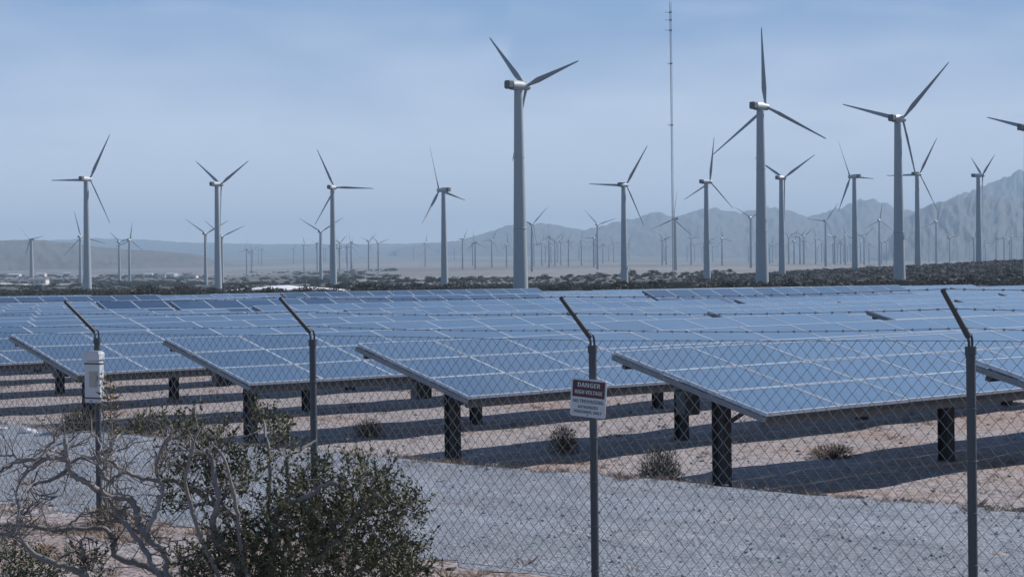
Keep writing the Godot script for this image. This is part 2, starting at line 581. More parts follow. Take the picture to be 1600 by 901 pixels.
func build_hills() -> void:
	build_hill("hill", "low scrubby brown hill rising behind the houses", [[-900, 392], [-300, 384], [-100, 377], [0, 375], [60, 374], [110, 379], [160, 386], [220, 390], [300, 396], [360, 412], [420, 432]], 3600.0, 5000.0, Color(0.115, 0.105, 0.097), 31, 0.5)
	build_hill("far_ridge", "low faint ridge along the horizon", [[-300, 380], [60, 376], [140, 372], [220, 374], [300, 379], [420, 381], [560, 381], [640, 380], [720, 377], [820, 380], [1000, 384], [1300, 386]], 9000.0, 13500.0, Color(0.085, 0.078, 0.072), 37, 0.6)
	build_hill("mountain_range", "jagged mountain range beyond the wind farm", [[620, 386], [680, 380], [720, 375], [750, 366], [780, 356], [800, 351], [830, 348], [860, 349], [885, 354], [910, 359], [935, 354], [960, 346], [985, 342], [1003, 337], [1018, 329], [1032, 330], [1050, 337], [1068, 335], [1085, 329], [1105, 325], [1135, 327], [1160, 330], [1190, 325], [1212, 322], [1235, 328], [1262, 337], [1285, 333], [1310, 324], [1335, 314], [1358, 310], [1380, 314], [1405, 323], [1440, 332], [1520, 336], [1700, 340]], 7500.0, 10500.0, Color(0.085, 0.078, 0.072), 41, 1.0)
	build_hill("mountain", "tall mountain shoulder rising behind the nearer slope", [[1330, 360], [1380, 345], [1430, 328], [1470, 315], [1510, 300], [1545, 286], [1575, 274], [1600, 264], [1650, 254], [1750, 250], [1900, 262], [2200, 290]], 7800.0, 10000.0, Color(0.085, 0.078, 0.072), 47, 1.0)
	build_hill("mountain_slope", "nearer mountain slope with gullies", [[1390, 372], [1415, 340], [1440, 325], [1470, 316], [1500, 308], [1530, 303], [1560, 304], [1600, 312], [1680, 330], [1800, 300], [2000, 290], [2200, 330]], 5200.0, 7200.0, Color(0.085, 0.078, 0.072), 53, 1.2)

# ---------------------------------------------------------------- solar tables
const COLS := 13
const PANEL_W := 1.5625
const PANEL_H := 0.883
const LOW := 1.18
const STEEP_TABLES := [Vector2i(8, 1), Vector2i(9, 1), Vector2i(7, 2), Vector2i(14, 1), Vector2i(5, 3), Vector2i(12, 2)]
var panel_meshes := []
var table_parts := {}

func make_table_meshes() -> void:
	for k in 4:
		var f := Shape.new()
		var w := PANEL_W * 0.5 - 0.008
		var h := PANEL_H * 0.5 - 0.008
		var e := 0.024
		for sg in [-1.0, 1.0]:
			f.box(Vector3(sg * (w - e * 0.5), 0, 0), Vector3(e, 0.045, h * 2.0))
			f.box(Vector3(0, 0, sg * (h - e * 0.5)), Vector3((w - e) * 2.0, 0.045, e))
		var mesh := f.commit(M.frame)
		var g := Shape.new()
		g.box(Vector3(0, 0.0145, 0), Vector3((w - e) * 2.0, 0.008, (h - e) * 2.0))
		g.commit(M["glass%d" % k], mesh)
		panel_meshes.append(mesh)
	var p := Shape.new()
	p.box(Vector3(0, 0, 0), Vector3(COLS * PANEL_W - 0.06, 0.14, 0.06))
	table_parts.purlin = p.commit(M.steel)
	var e2 := Shape.new()
	e2.box(Vector3(0, 0, 0), Vector3(0.05, 0.065, PANEL_H * 3.0 - 0.02))
	table_parts.end_rail = e2.commit(M.purlin)
	var rf := Shape.new()
	for sg in [-1.0, 1.0]:
		rf.box(Vector3(0, sg * 0.085, 0), Vector3(0.12, 0.012, 2.0))
	rf.box(Vector3(0, 0, 0), Vector3(0.014, 0.158, 2.0))
	table_parts.rafter = rf.commit(M.steel)
	var ps := Shape.new()
	for sg in [-1.0, 1.0]:
		ps.box(Vector3(0, 0, sg * 0.095), Vector3(0.17, 2.2, 0.012))
	ps.box(Vector3(0, 0, 0), Vector3(0.012, 2.2, 0.178))
	table_parts.post = ps.commit(M.steel)
	var bc := Shape.new()
	var flat := Transform3D(Basis(Vector3.RIGHT, deg_to_rad(15.8)), Vector3(0, LOW, 0))
	bc.tube([flat * Vector3(0, -0.33, -1.72) + Vector3(0, -0.42, 0.1), flat * Vector3(0, -0.31, -1.12)], [0.03, 0.03], 6)
	table_parts.brace = bc.commit(M.steel)
	var cb := Shape.new()
	var cp := []
	var cr := []
	for k in 79:
		var cx := 0.5 + 0.25 * k
		var f := fmod(cx, 2.75) / 2.75
		cp.append(Vector3(cx, LOW + 0.42 - 0.16 - 0.10 * 4.0 * f * (1.0 - f) - 0.03 * sin(cx * 1.7), -1.36))
		cr.append(0.014)
	cb.tube(cp, cr, 5)
	table_parts.cable = cb.commit(M.vent)
	var bx := Shape.new()
	bx.bevel(Vector3.ZERO, Vector3(0.3, 0.34, 0.16), 0.02)
	table_parts.combiner_box = bx.commit(M.post)

func solar_table(row: int, block: int, label: String) -> void:
	var r0 := 17.6 + block * 21.45 + rng.randf_range(-0.06, 0.06)
	var s0 := 13.7 + row * 5.44
	var at := xz(r0, s0)
	var t := thing("solar_table", label, "solar panels", Vector3(at.x, PAN, at.y), "rows of tilted solar tables")
	t.rotation.y = TURN
	var tilt := deg_to_rad(15.8 + (rng.randf_range(-0.25, 0.25) if block == 0 else rng.randf_range(-1.1, 1.1)))
	if STEEP_TABLES.has(Vector2i(row, block)): tilt += deg_to_rad(7.0)
	var lift := 0.0 if block == 0 else rng.randf_range(-0.07, 0.07)
	var slope := Transform3D(Basis(Vector3.RIGHT, tilt), Vector3(0, LOW + lift, 0))
	var tone: int = 0 if block == 0 else ([0, 1, 2, 0, 3][rng.randi() % 5])
	for j in 3:
		for k in COLS:
			var wob := Basis(Vector3.RIGHT, rng.randf_range(-0.011, 0.011)) * Basis(Vector3.BACK, rng.randf_range(-0.006, 0.006))
			var which: int = tone if rng.randf() < 0.5 else rng.randi() % 3
			piece("panel", panel_meshes[which], t, slope * Transform3D(wob, Vector3((k + 0.5) * PANEL_W, 0, -(j + 0.5) * PANEL_H)))
	var near := block < 3
	for v in [0.045, 1.3, 2.45]:
		piece("purlin", table_parts.purlin, t, slope * Transform3D(Basis(), Vector3(COLS * PANEL_W * 0.5, -0.094, -v)))
	for e in [0.0, 1.0]:
		piece("end_rail", table_parts.end_rail, t, slope * Transform3D(Basis(), Vector3(0.0 if e == 0.0 else COLS * PANEL_W, -0.062, -1.5 * PANEL_H)))
	if not near: return
	for k in 4:
		var px := 1.26 + 5.5 * k
		piece("rafter", table_parts.rafter, t, slope * Transform3D(Basis(), Vector3(px, -0.24, -1.5)))
		var top: Vector3 = slope * Vector3(px, -0.33, -1.72)
		piece("post", table_parts.post, t, Transform3D(Basis(), Vector3(px, top.y - 1.1, top.z)))
	for k in 4:
		piece("brace", table_parts.brace, t, Transform3D(Basis(), Vector3(1.26 + 5.5 * k, lift, 0)))
	if block < 2: piece("cable", table_parts.cable, t)
	if block == 0 and row >= -1 and row < 6:
		piece("combiner_box", table_parts.combiner_box, t, Transform3D(Basis(), Vector3(0.75, 1.22, -1.9)))

func build_tables() -> void:
	make_table_meshes()
	var names := {
		-1: "solar table whose end sticks out beyond the fence post without a sign",
		0: "solar table behind the grey tuft of grass, its end over the gravel bank",
		1: "solar table rising behind the warning sign, dark low scrub by its end post",
		2: "solar table whose end post stands behind the leafy part of the dead bush",
		3: "solar table whose end shows behind the white box on the fence post"}
	for row in range(-3, 25):
		for block in 6:
			var mid := xz(17.6 + block * 21.45 + 10.0, 13.7 + row * 5.44 + 1.2)
			var d := -mid.y
			if d < 8.0 or d > 150.0 - 0.12 * mid.x: continue
			if absf(mid.x) > d * 0.30 + 10.5: continue
			if row < -1 and block == 0: continue
			var label: String
			if block == 0 and names.has(row): label = names[row]
			else:
				var count: String = ["no", "one", "two", "three", "four", "five", "six", "seven", "eight", "nine", "ten", "eleven", "twelve", "thirteen", "fourteen", "fifteen", "sixteen", "seventeen", "eighteen", "nineteen", "twenty", "twenty-one", "twenty-two", "twenty-three", "twenty-four"][absi(row - 1)] + (" row" if absi(row - 1) == 1 else " rows")
				label = "blue solar table, %s rank from the gravel track, %s" % [["first", "second", "third", "fourth", "fifth", "sixth"][block], "in line with the warning sign's table" if row == 1 else "%s %s the warning sign's table" % [count, "behind" if row > 1 else "before"]]
			solar_table(row, block, label)

# ---------------------------------------------------------------- fence
const POST_TOP := [1.82, 1.82, 1.845, 1.84, 1.88, 1.88]

func fence_at(k: float) -> Vector3:
	var x := -4.016 + 2.305 * k
	var z := -(17.3 - 1.99 * k)
	return Vector3(x, 0, z)

func fence_top(k: float) -> float:
	var i := clampi(int(floor(k)) + 1, 0, 4)
	return lerpf(POST_TOP[i], POST_TOP[i + 1], clampf(k + 1.0 - i, 0.0, 1.0))

func build_fence() -> void:
	var t := thing("chain_link_fence", "grey chain link fence with angled barbed wire arms along the gravel track", "fence", fence_at(0))
	var o := fence_at(0)
	var along := (fence_at(1) - fence_at(0))
	var span := along.length()
	along = along.normalized()
	var out := Vector3(-0.653, 0, 0.757)
	for k in range(-1, 5):
		var base := fence_at(k) - o
		var gy := ground_at(fence_at(k).x, fence_at(k).z)
		var top: float = POST_TOP[k + 1]
		var rad := 0.03
		var p := Shape.new()
		p.tube([base + Vector3(0, gy - 0.3, 0), base + Vector3(0, top - 0.06, 0)], [rad, rad], 12)
		var post := piece("post", p.commit(M.post), t)
		# the fork that carries the arm: a sleeve, two prongs and the arm itself
		var c := Shape.new()
		c.tube([base + Vector3(0, top - 0.10, 0), base + Vector3(0, top - 0.045, 0)], [rad * 1.22, rad * 1.22], 12)
		var front := base + Vector3(0, top - 0.05, 0) + out * 0.022
		var back := base + Vector3(0, top - 0.05, 0) - out * 0.022
		c.tube([back, back + Vector3(0, 0.045, 0), base + Vector3(0, top + 0.028, 0) - out * 0.010, base + Vector3(0, top + 0.048, 0) + out * 0.03], [0.009, 0.009, 0.009, 0.009], 6)
		c.tube([front, front + Vector3(0, 0.035, 0), base + Vector3(0, top + 0.03, 0) + out * 0.045], [0.010, 0.010, 0.010], 6)
		piece("arm_bracket", c.commit(M.post), post)
		var a := Shape.new()
		var a0 := base + Vector3(0, top + 0.02, 0) + out * 0.03
		var a1 := base + Vector3(0, top + 0.315, 0) + out * 0.365
		a.tube([a0, a0.lerp(a1, 0.5), a1], [0.021, 0.018, 0.016], 8)
		piece("barbed_wire_arm", a.commit(M.post), post)
		var ties := Shape.new()
		for m in 6:
			var ty := 0.12 + 0.33 * m
			if ty > top - 0.1: break
			var loop := []
			var lr := []
			for q in 11:
				var th := TAU * q / 10.0
				loop.append(base + Vector3(0, ty + 0.004 * sin(th * 2.0), 0) + along * cos(th) * 0.037 + out * (sin(th) * 0.037 - 0.004))
				lr.append(0.0026)
			ties.tube(loop, lr, 4, false)
		piece("tie_wires", ties.commit(M.wire), post)
	# mesh, one roll per bay
	var wide := 0.049
	var tall := 0.103
	for bay in 5:
		var g := Shape.new()
		var first := ceili((bay - 1) * span / wide)
		var last := ceili(bay * span / wide)
		for j in range(first, last):
			var x0 := j * wide
			var k := x0 / span
			var top := fence_top(k) - 0.005
			var gy := ground_at(fence_at(k).x, fence_at(k).z)
			var path := []
			var radii := []
			var y := top
			var flip := j % 2 if j >= 0 else (-j) % 2
			while y > gy + 0.01:
				var sx: float = x0 + (wide * 0.5 if flip else -wide * 0.5)
				var sway := 0.03 * noise_a.get_noise_2d(sx * 0.35, y * 0.4) + 0.006 * noise_b.get_noise_2d(sx * 0.8, y * 1.2)
				path.append(along * sx + Vector3(0, y + 0.007 * noise_b.get_noise_2d(sx * 0.9, y * 0.9), 0) + out * (-0.036 + (0.003 if flip else -0.003) + sway))
				radii.append(0.0025)
				y -= tall * 0.5
				flip = 1 - flip
			g.tube(path, radii, 4, false)
		var o2 := piece("chain_link_mesh", g.commit(M.wire), t)
		o2.set_meta("kind", "stuff")
	# tension wires and three strands of barbed wire
	for lv in [0.0, 1.0]:
		var w := Shape.new()
		var path := []
		var radii := []
		for k in 51:
			var q := -1.0 + k * 0.1
			var gy := ground_at(fence_at(q).x, fence_at(q).z)
			path.append(fence_at(q) - o + Vector3(0, (fence_top(q) - 0.01) if lv > 0.5 else gy + 0.05, 0) - out * 0.036)
			radii.append(0.0022)
		w.tube(path, radii, 4)
		piece("tension_wire", w.commit(M.wire), t)
	for f in [0.96, 0.55, 0.14]:
		var w := Shape.new()
		var path := []
		var radii := []
		for k in 101:
			var q := -1.0 + k * 0.05
			var sag: float = 0.018 * 4.0 * (q - floor(q)) * (1.0 - (q - floor(q)))
			path.append(fence_at(q) - o + Vector3(0, fence_top(q) + 0.03 + 0.305 * f - sag, 0) + out * (0.03 + 0.335 * f))
			radii.append(0.0024)
		w.tube(path, radii, 4)
		var q2 := -0.98
		while q2 < 4.0:
			var sag: float = 0.018 * 4.0 * (q2 - floor(q2)) * (1.0 - (q2 - floor(q2)))
			var p: Vector3 = fence_at(q2) - o + Vector3(0, fence_top(q2) + 0.03 + 0.305 * f - sag, 0) + out * (0.03 + 0.335 * f)
			for b in 4:
				var d := (Vector3(0, 1, 0).rotated(along, b * PI * 0.5 + 0.6 + q2 * 9.0) + along * (0.5 if b % 2 else -0.5)).normalized()
				w.tube([p - d * 0.003, p + d * 0.016], [0.0026, 0.0008], 3)
			w.tube([p - along * 0.008, p + along * 0.008], [0.0055, 0.0055], 5)
			q2 += 0.0415
		piece("barbed_wire", w.commit(M.barb), t)

func words(text: String, size: float, m: Material, bold := true) -> TextMesh:
	var f := SystemFont.new()
	f.font_names = PackedStringArray(["Droid Sans"])
	f.font_weight = 700 if bold else 400
	var tm := TextMesh.new()
	tm.text = text
	tm.font = f
	tm.font_size = 64
	tm.pixel_size = size / 64.0
	tm.depth = 0.001
	tm.material = m
	return tm

func build_fence_things() -> void:
	var out := Vector3(-0.653, 0, 0.757)
	var face := Basis(Vector3.UP, -0.56)
	# warning sign wired to the third post
	var p := spot(919.5, 622, 13.22)
	var t := thing("warning_sign", "square warning sign with dark red header on a fence post", "sign", p)
	t.basis = face * Basis(Vector3.BACK, -0.075)
	var white := paint(Color(0.50, 0.53, 0.55), 0.55)
	var red := paint(Color(0.075, 0.028, 0.036), 0.55)
	var ink := paint(Color(0.06, 0.07, 0.075), 0.6)
	var b := Shape.new()
	b.bevel(Vector3.ZERO, Vector3(0.30, 0.28, 0.004), 0.012)
	piece("plate", b.commit(white), t)
	var h := Shape.new()
	h.box(Vector3(0, 0.066, 0.0032), Vector3(0.272, 0.122, 0.0016))
	var hd := piece("header", h.commit(red), t)
	for ln in [["DANGER", 0.046, 0.095, 1.05], ["HIGH VOLTAGE", 0.040, 0.042, 0.82]]:
		piece("lettering", words(ln[0], ln[1], white), hd, Transform3D(Basis().scaled(Vector3(ln[3], 1, 1)), Vector3(0, ln[2], 0.0046)))
	for ln in [["NO TRESPASSING", 0.034, -0.026], ["AUTHORIZED", 0.030, -0.068], ["PERSONNEL ONLY", 0.030, -0.104]]:
		piece("lettering", words(ln[0], ln[1], ink), t, Transform3D(Basis().scaled(Vector3(0.92, 1, 1)), Vector3(0, ln[2], 0.0026)))
	for q in [[0.0, 0.128], [0.0, -0.128]]:
		var s := Shape.new()
		s.lathe([Vector2(0.0, 0.004), Vector2(0.005, 0.003), Vector2(0.006, 0.0)], 8)
		piece("bolt", s.commit(M.wire), t, Transform3D(Basis(Vector3.RIGHT, PI * 0.5), Vector3(q[0], q[1], 0.002)))
	# white plastic box strapped to the first post
	var at := spot(146.5, 589, 17.22)
	var bx := thing("utility_box", "weathered white plastic box with a lid on a fence post", "box", at)
	bx.basis = Basis(Vector3.UP, -0.5)
	var plastic := tinted(0.6)
	plastic.albedo_color = lin(0.50, 0.52, 0.55)
	var s1 := Shape.new()
	s1.bevel(Vector3(0, -0.045, 0.0), Vector3(0.19, 0.40, 0.06), 0.015)
	piece("body", s1.commit(plastic), bx)
	var s2 := Shape.new()
	s2.bevel(Vector3(0, 0.200, 0.004), Vector3(0.205, 0.082, 0.08), 0.014)
	s2.box(Vector3(0, 0.247, 0.004), Vector3(0.17, 0.012, 0.06))
	piece("lid", s2.commit(plastic), bx)
	var s3 := Shape.new()
	s3.box(Vector3(0.015, -0.02, 0.0325), Vector3(0.10, 0.15, 0.006))
	s3.box(Vector3(0.015, -0.02, 0.037), Vector3(0.075, 0.12, 0.004))
	piece("door", s3.commit(paint(Color(0.36, 0.345, 0.31), 0.6)), bx)
	for y in [0.13, -0.2]:
		var s4 := Shape.new()
		s4.box(Vector3(0, y, 0), Vector3(0.196, 0.014, 0.066))
		piece("strap", s4.commit(M.post), bx)

# ---------------------------------------------------------------- wind turbines
var turbine_meshes := {}

func make_turbine_meshes() -> void:
	var g := Shape.new()
	var prof := []
	for k in 25:
		var t := k / 24.0
		prof.append(Vector2(lerpf(1.5, 0.82, pow(t, 0.92)), t))
	g.lathe(prof, 28)
	turbine_meshes.tower = g.commit(M.tower)
	var fl := Shape.new()
	fl.lathe([Vector2(1.0, -0.12), Vector2(1.06, -0.1), Vector2(1.06, 0.1), Vector2(1.0, 0.12)], 28)
	turbine_meshes.flange = fl.commit(M.tower)
	var d := Shape.new()
	d.bevel(Vector3(0, 0, 0), Vector3(0.9, 2.0, 0.1), 0.2)
	turbine_meshes.door = d.commit(M.vent)
	# nacelle along +z (the rotor's side): a rounded housing that narrows to the hub
	var n := Shape.new()
	var ring := func(z: float, w: float, h: float, y0: float) -> Array:
		var a := []
		for k in 20:
			var th := TAU * k / 20.0
			var c := cos(th); var s := sin(th)
			a.append(Vector3(signf(c) * pow(absf(c), 0.5) * w, y0 + signf(s) * pow(absf(s), 0.5) * h, z))
		return a
	var rings := [ring.call(-1.5, 0.75, 0.78, 0.05), ring.call(-1.35, 0.86, 0.9, 0.05), ring.call(-0.2, 0.9, 0.95, 0.05), ring.call(0.9, 0.88, 0.92, 0.0), ring.call(1.5, 0.7, 0.75, 0.0)]
	for j in rings.size():
		for k in 20:
			var p: Vector3 = rings[j][k]
			n.vert(p, Vector3(p.x, p.y, 0).normalized())
	for j in rings.size() - 1:
		for k in 20:
			var a := j * 20 + k
			var b := j * 20 + (k + 1) % 20
			n.face(a, b, b + 20); n.face(a, b + 20, a + 20)
	for e in [0, rings.size() - 1]:
		var mid: Vector3 = Vector3(0, 0.03, rings[e][0].z)
		for k in 20:
			n.tri(mid, rings[e][k], rings[e][(k + 1) % 20], Vector3(0, 0, -1 if e == 0 else 1))
	turbine_meshes.nacelle = n.commit(M.nacelle)
	var vt := Shape.new()
	vt.bevel(Vector3(0, 0.08, -2.1), Vector3(1.5, 1.6, 1.2), 0.25)
	turbine_meshes.cooler = vt.commit(M.vent)
	# spinner, its nose along +z
	var h := Shape.new()
	h.lathe([Vector2(0.7, -0.9), Vector2(0.78, -0.4), Vector2(0.78, 0.3), Vector2(0.65, 0.7), Vector2(0.4, 1.0), Vector2(0.0, 1.1)], 20)
	turbine_meshes.hub = h.commit(M.nacelle)
	# blade along +y, 19.5 m
	var bl := Shape.new()
	var st := [[0.4, 0.62, 0.62, 0.0], [1.6, 0.6, 0.55, 0.1], [3.2, 0.9, 0.42, 0.5], [4.6, 1.12, 0.36, 0.45], [8.0, 0.9, 0.26, 0.36], [12.0, 0.64, 0.18, 0.28], [16.0, 0.4, 0.11, 0.2], [18.8, 0.28, 0.06, 0.0], [19.5, 0.08, 0.02, 0.0]]
	for j in st.size():
		var q: Array = st[j]
		for k in 12:
			var a := TAU * k / 12.0
			var p := Vector3(cos(a) * q[1] * 0.5 + q[1] * 0.14, 0, sin(a) * q[2] * 0.5 * (1.0 + 0.35 * cos(a)))
			var nn := Vector3(cos(a) * q[2], 0, sin(a) * q[1]).normalized()
			bl.vert(Vector3(0, q[0], 0) + p.rotated(Vector3.UP, q[3] + 0.12), nn.rotated(Vector3.UP, q[3] + 0.12))
	for j in st.size() - 1:
		for k in 12:
			var a := j * 12 + k
			var b := j * 12 + (k + 1) % 12
			bl.face(a, b, b + 12); bl.face(a, b + 12, a + 12)
	turbine_meshes.blade = bl.commit(M.blade)

# hub seen at (hx, hy), its tower's foot at height by; blades turned by phase; the rotor's axis stands lean degrees off the line of sight
func turbine(hx: float, hy: float, by: float, phase: float, lean: float, side: float, label: String, group := "wind turbines", reach := 0.92, stout := 1.0, tall := 40.0, toward := false) -> void:
	var d := LENS * tall / (by - hy)
	var hub := spot(hx, hy, d)
	var bearing := atan2(hub.x, -hub.z)
	var a := deg_to_rad(lean)
	var axis := Vector3(side * sin(a), 0, -cos(a))
	var u := Vector3(cos(a), 0, side * sin(a))
	if toward:
		axis = Vector3(side * sin(a), 0, cos(a))
		u = Vector3(cos(a), 0, -side * sin(a))
	axis = axis.rotated(Vector3.UP, -bearing)
	u = u.rotated(Vector3.UP, -bearing)
	var foot := hub - axis * 2.1
	foot.y = far_y(foot.x, foot.z)
	var t := thing("wind_turbine", label, "wind turbine", foot, group)
	var high := hub.y - foot.y - 0.8
	piece("tower", turbine_meshes.tower, t, Transform3D(Basis().scaled(Vector3(stout, high + 1.5, stout)), Vector3(0, -1.5, 0)))
	var yaw := Basis(axis.cross(Vector3.UP).normalized() * -1.0, Vector3.UP, axis)
	var head := hub - foot
	var nac := piece("nacelle", turbine_meshes.nacelle, t, Transform3D(yaw, head - axis * 2.4))
	piece("cooler", turbine_meshes.cooler, nac)
	if d < 900.0:
		for f in [0.34, 0.68]:
			var rr := lerpf(1.5, 0.82, pow(f, 0.92)) * stout
			piece("flange", turbine_meshes.flange, t, Transform3D(Basis().scaled(Vector3(rr, 1, rr)), Vector3(0, f * (high + 1.5) - 1.5, 0)))
	piece("hub", turbine_meshes.hub, t, Transform3D(Basis(u, axis, u.cross(axis)).orthonormalized(), head))
	for k in 3:
		var ph := deg_to_rad(phase + 120.0 * k)
		var dir := Vector3.UP * cos(ph) + u * sin(ph)
		piece("blade", turbine_meshes.blade, t, Transform3D(Basis(dir.cross(axis).normalized(), dir * reach, axis), head))

func build_turbines() -> void:
	make_turbine_meshes()
	var big := "large wind turbines"
	turbine(822, 135, 457, 76, 46, 1, "tallest wind turbine, thick grey tower right of the array's middle", big, 0.76)
	turbine(140, 280, 458, 31, 41, 1, "wind turbine in front of the low hill, one blade level", big)
	turbine(345, 288, 452, 63, 50, 1, "wind turbine with raised blades beside the white mound's thin end", big)
	turbine(523, 293, 447, 93, 30, 1, "wind turbine at the white mound with one blade level", big)
	turbine(686, 297, 457, 341, 54, -1, "wind turbine standing alone left of the tallest turbine", big)
	turbine(979, 289, 450, 34, 34, 1, "wind turbine between the tallest turbine and the lattice mast", big)
	turbine(1110, 284, 440, 9, 50, 1, "wind turbine right of the lattice mast with one blade nearly upright", big)
	turbine(1197, 167, 448, 357, 36, 1, "tall wind turbine with one blade straight up", big)
	turbine(1226, 278, 430, 61, 38, 1, "wind turbine with two raised blades close behind a tall one", big)
	turbine(1329, 276, 420, 331, 55, -1, "wind turbine before the rounded peak, its nacelle to the right", big)
	turbine(1411, 186, 447, 46, 33, 1, "tall wind turbine rising from the rocky bank", big)
	turbine(1438, 272, 415, 31, 36, 1, "wind turbine with one level blade just behind the tall one on the rocky bank", big)
	turbine(1536, 274, 410, 62, 70, 1, "wind turbine seen almost edge on before the highest mountain", big)
	turbine(1615, 200, 447, 285, 40, 1, "tall wind turbine past the highest end of the rocky bank, one blade level", big, 0.8)
	var mid := "middle distance wind turbines"
	turbine(46, 374, 447, 318, 30, -1, "pale stout wind turbine standing before the scrubby hill", mid, 0.72, 1.35)
	turbine(126, 370, 448, 345, 24, 1, "wind turbine close behind the turbine with one level blade by the hill", mid, 1.12)
	turbine(187, 378, 442, 312, 30, 1, "small turbine by the houses with its raised blade slanting, close beside another", mid, 0.8)
	turbine(203, 375, 442, 8, 30, 1, "small turbine by the houses with one blade upright, close beside another", mid, 0.85)
	turbine(322, 365, 446, 303, 28, 1, "small wind turbine left of the turbine at the white mound", mid, 1.1)
	turbine(348, 369, 447, 68, 30, 1, "small wind turbine hidden partly behind the turbine at the white mound", mid, 1.1)
	turbine(502, 362, 443, 300, 24, 1, "small wind turbine whose raised blades make a wide V beside the white mound", mid, 1.1)
	turbine(833, 350, 418, 48, 38, 1, "small wind turbine just right of the thickest tower", mid, 1.15)
	turbine(935, 351, 412, 314, 30, 1, "small wind turbine with one blade up left before the mountains", mid, 1.15)
	turbine(1053, 342, 422, 9, 32, -1, "small wind turbine at the foot of the lattice mast", mid, 1.15)
	turbine(1175, 340, 408, 300, 32, 1, "small wind turbine left of the tall turbine with upright blade", mid, 1.1)
	turbine(1292, 345, 410, 37, 30, 1, "small wind turbine left of the turbine before the rounded peak", mid, 1.1)
	turbine(1376, 344, 405, 128, 30, 1, "small wind turbine with one sunlit blade slanting down", mid, 1.0)
	turbine(1465, 346, 404, 12, 34, 1, "small wind turbine before the gullied slope", mid, 1.1)
	turbine(1303, 370, 415, 170, 40, -1, "small dark wind turbine before the rounded peak's foot", mid, 1.0)
	turbine(1352, 370, 413, 50, 40, 1, "small dark wind turbine right of the turbine before the rounded peak", mid, 1.0)
	turbine(1486, 371, 413, 80, 40, 1, "small dark wind turbine at the foot of the gullied slope", mid, 1.0)
	turbine(1571, 371, 412, 20, 40, 1, "small dark wind turbine under the highest mountain", mid, 1.0)
	turbine(1258, 369, 414, 52, 36, 1, "small wind turbine right behind the two raised blades", mid, 1.0)
	turbine(868, 375, 416, 290, 30, 1, "low wind turbine with level blades right of the thickest tower", mid, 1.0)
	var far := "tiny far wind turbines on the plain"
	rng.seed = 77
	var placed := 0
	while placed < 130:
		var x := rng.randf_range(380.0, 1640.0) if placed < 80 else rng.randf_range(820.0, 1640.0)
		placed += 1
		var d := rng.randf_range(2300.0, 5200.0)
		var foot_y := horizon(x) - (far_y((x - 800.0) / LENS * d, -d) - EYE.y) * LENS / d
		var tall := rng.randf_range(33.0, 41.0)
		turbine(x, foot_y - tall * LENS / d, foot_y, rng.randf_range(0, 120), rng.randf_range(20, 60), 1.0 if rng.randf() < 0.7 else -1.0, "tiny wind turbine far out on the plain before the mountains", far, 0.85, 1.0, tall)

func build_mast() -> void:
	var d := 720.0
	var foot := spot(1052.5, 432, d)
	foot.y = far_y(foot.x, foot.z)
	var top := spot(1048, 2, d).y - foot.y
	var t := thing("lattice_mast", "very tall thin lattice mast with small antennas", "mast", foot)
	var m := paint(Color(0.22, 0.24, 0.27), 0.6, 0.2)
	var w := 0.42
	var cor := []
	for k in 3: cor.append(Vector3(cos(TAU * k / 3.0 + 0.4) * w, 0, sin(TAU * k / 3.0 + 0.4) * w))
	for k in 3:
		var g := Shape.new()
		g.tube([cor[k] + Vector3(0, -0.5, 0), cor[k] + Vector3(0, top, 0)], [0.07, 0.06], 6)
		piece("leg", g.commit(m), t)
	var br := Shape.new()
	var y := 0.0
	while y < top - 1.4:
		for k in 3:
			br.tube([cor[k] + Vector3(0, y, 0), cor[(k + 1) % 3] + Vector3(0, y, 0)], [0.035, 0.035], 4, false)
			br.tube([cor[k] + Vector3(0, y, 0), cor[(k + 1) % 3] + Vector3(0, y + 1.4, 0)], [0.035, 0.035], 4, false)
		y += 1.4
	piece("lattice", br.commit(m), t)
	for py in [19, 31, 47, 99, 195]:
		var g := Shape.new()
		var h: float = top - (py - 2) * d / LENS
		var ln := 1.9 if py < 60 else 1.3
		g.tube([Vector3(0.4, h, 0), Vector3(-ln, h, 0.1)], [0.09, 0.07], 6)
		g.tube([Vector3(-ln, h - 0.35, 0.1), Vector3(-ln, h + 0.35, 0.1)], [0.09, 0.09], 6)
		g.bevel(Vector3(0, h, 0), Vector3(1.2, 0.45, 1.2), 0.1)
		piece("antenna", g.commit(m), t)

# ---------------------------------------------------------------- plants
func leaf_at(g: Shape, p: Vector3, dir: Vector3, length: float, wide: float) -> void:
	var side := dir.cross(Vector3(rng.randf_range(-1, 1), rng.randf_range(-1, 1), rng.randf_range(-1, 1))).normalized() * wide * 0.5
	var mid := p + dir * length * 0.45
	var nn := side.cross(dir).normalized()
	if nn.y < 0.0: nn = -nn
	g.quad(p, mid + side, p + dir * length, mid - side, nn)

func shrub_mesh(sd: int, leaves: int, dark: Color, pale: Color) -> ArrayMesh:
	rng.seed = sd
	var g := Shape.new()
	var lobes := []
	for k in 7:
		lobes.append([Vector3(rng.randf_range(-0.6, 0.6), rng.randf_range(0.15, 0.7), rng.randf_range(-0.6, 0.6)), rng.randf_range(0.25, 0.45)])
	for k in leaves:
		var l: Array = lobes[rng.randi() % 7]
		var dr := Vector3(rng.randfn(), rng.randfn(), rng.randfn()).normalized()
		var p: Vector3 = l[0] + dr * float(l[1]) * pow(rng.randf(), 0.4)
		p.y = maxf(p.y, 0.02)
		g.tint = dark.lerp(pale, rng.randf())
		leaf_at(g, p, (dr + Vector3(0, 0.5, 0)).normalized(), rng.randf_range(0.14, 0.3), rng.randf_range(0.08, 0.16))
	return g.commit(M.leaf)

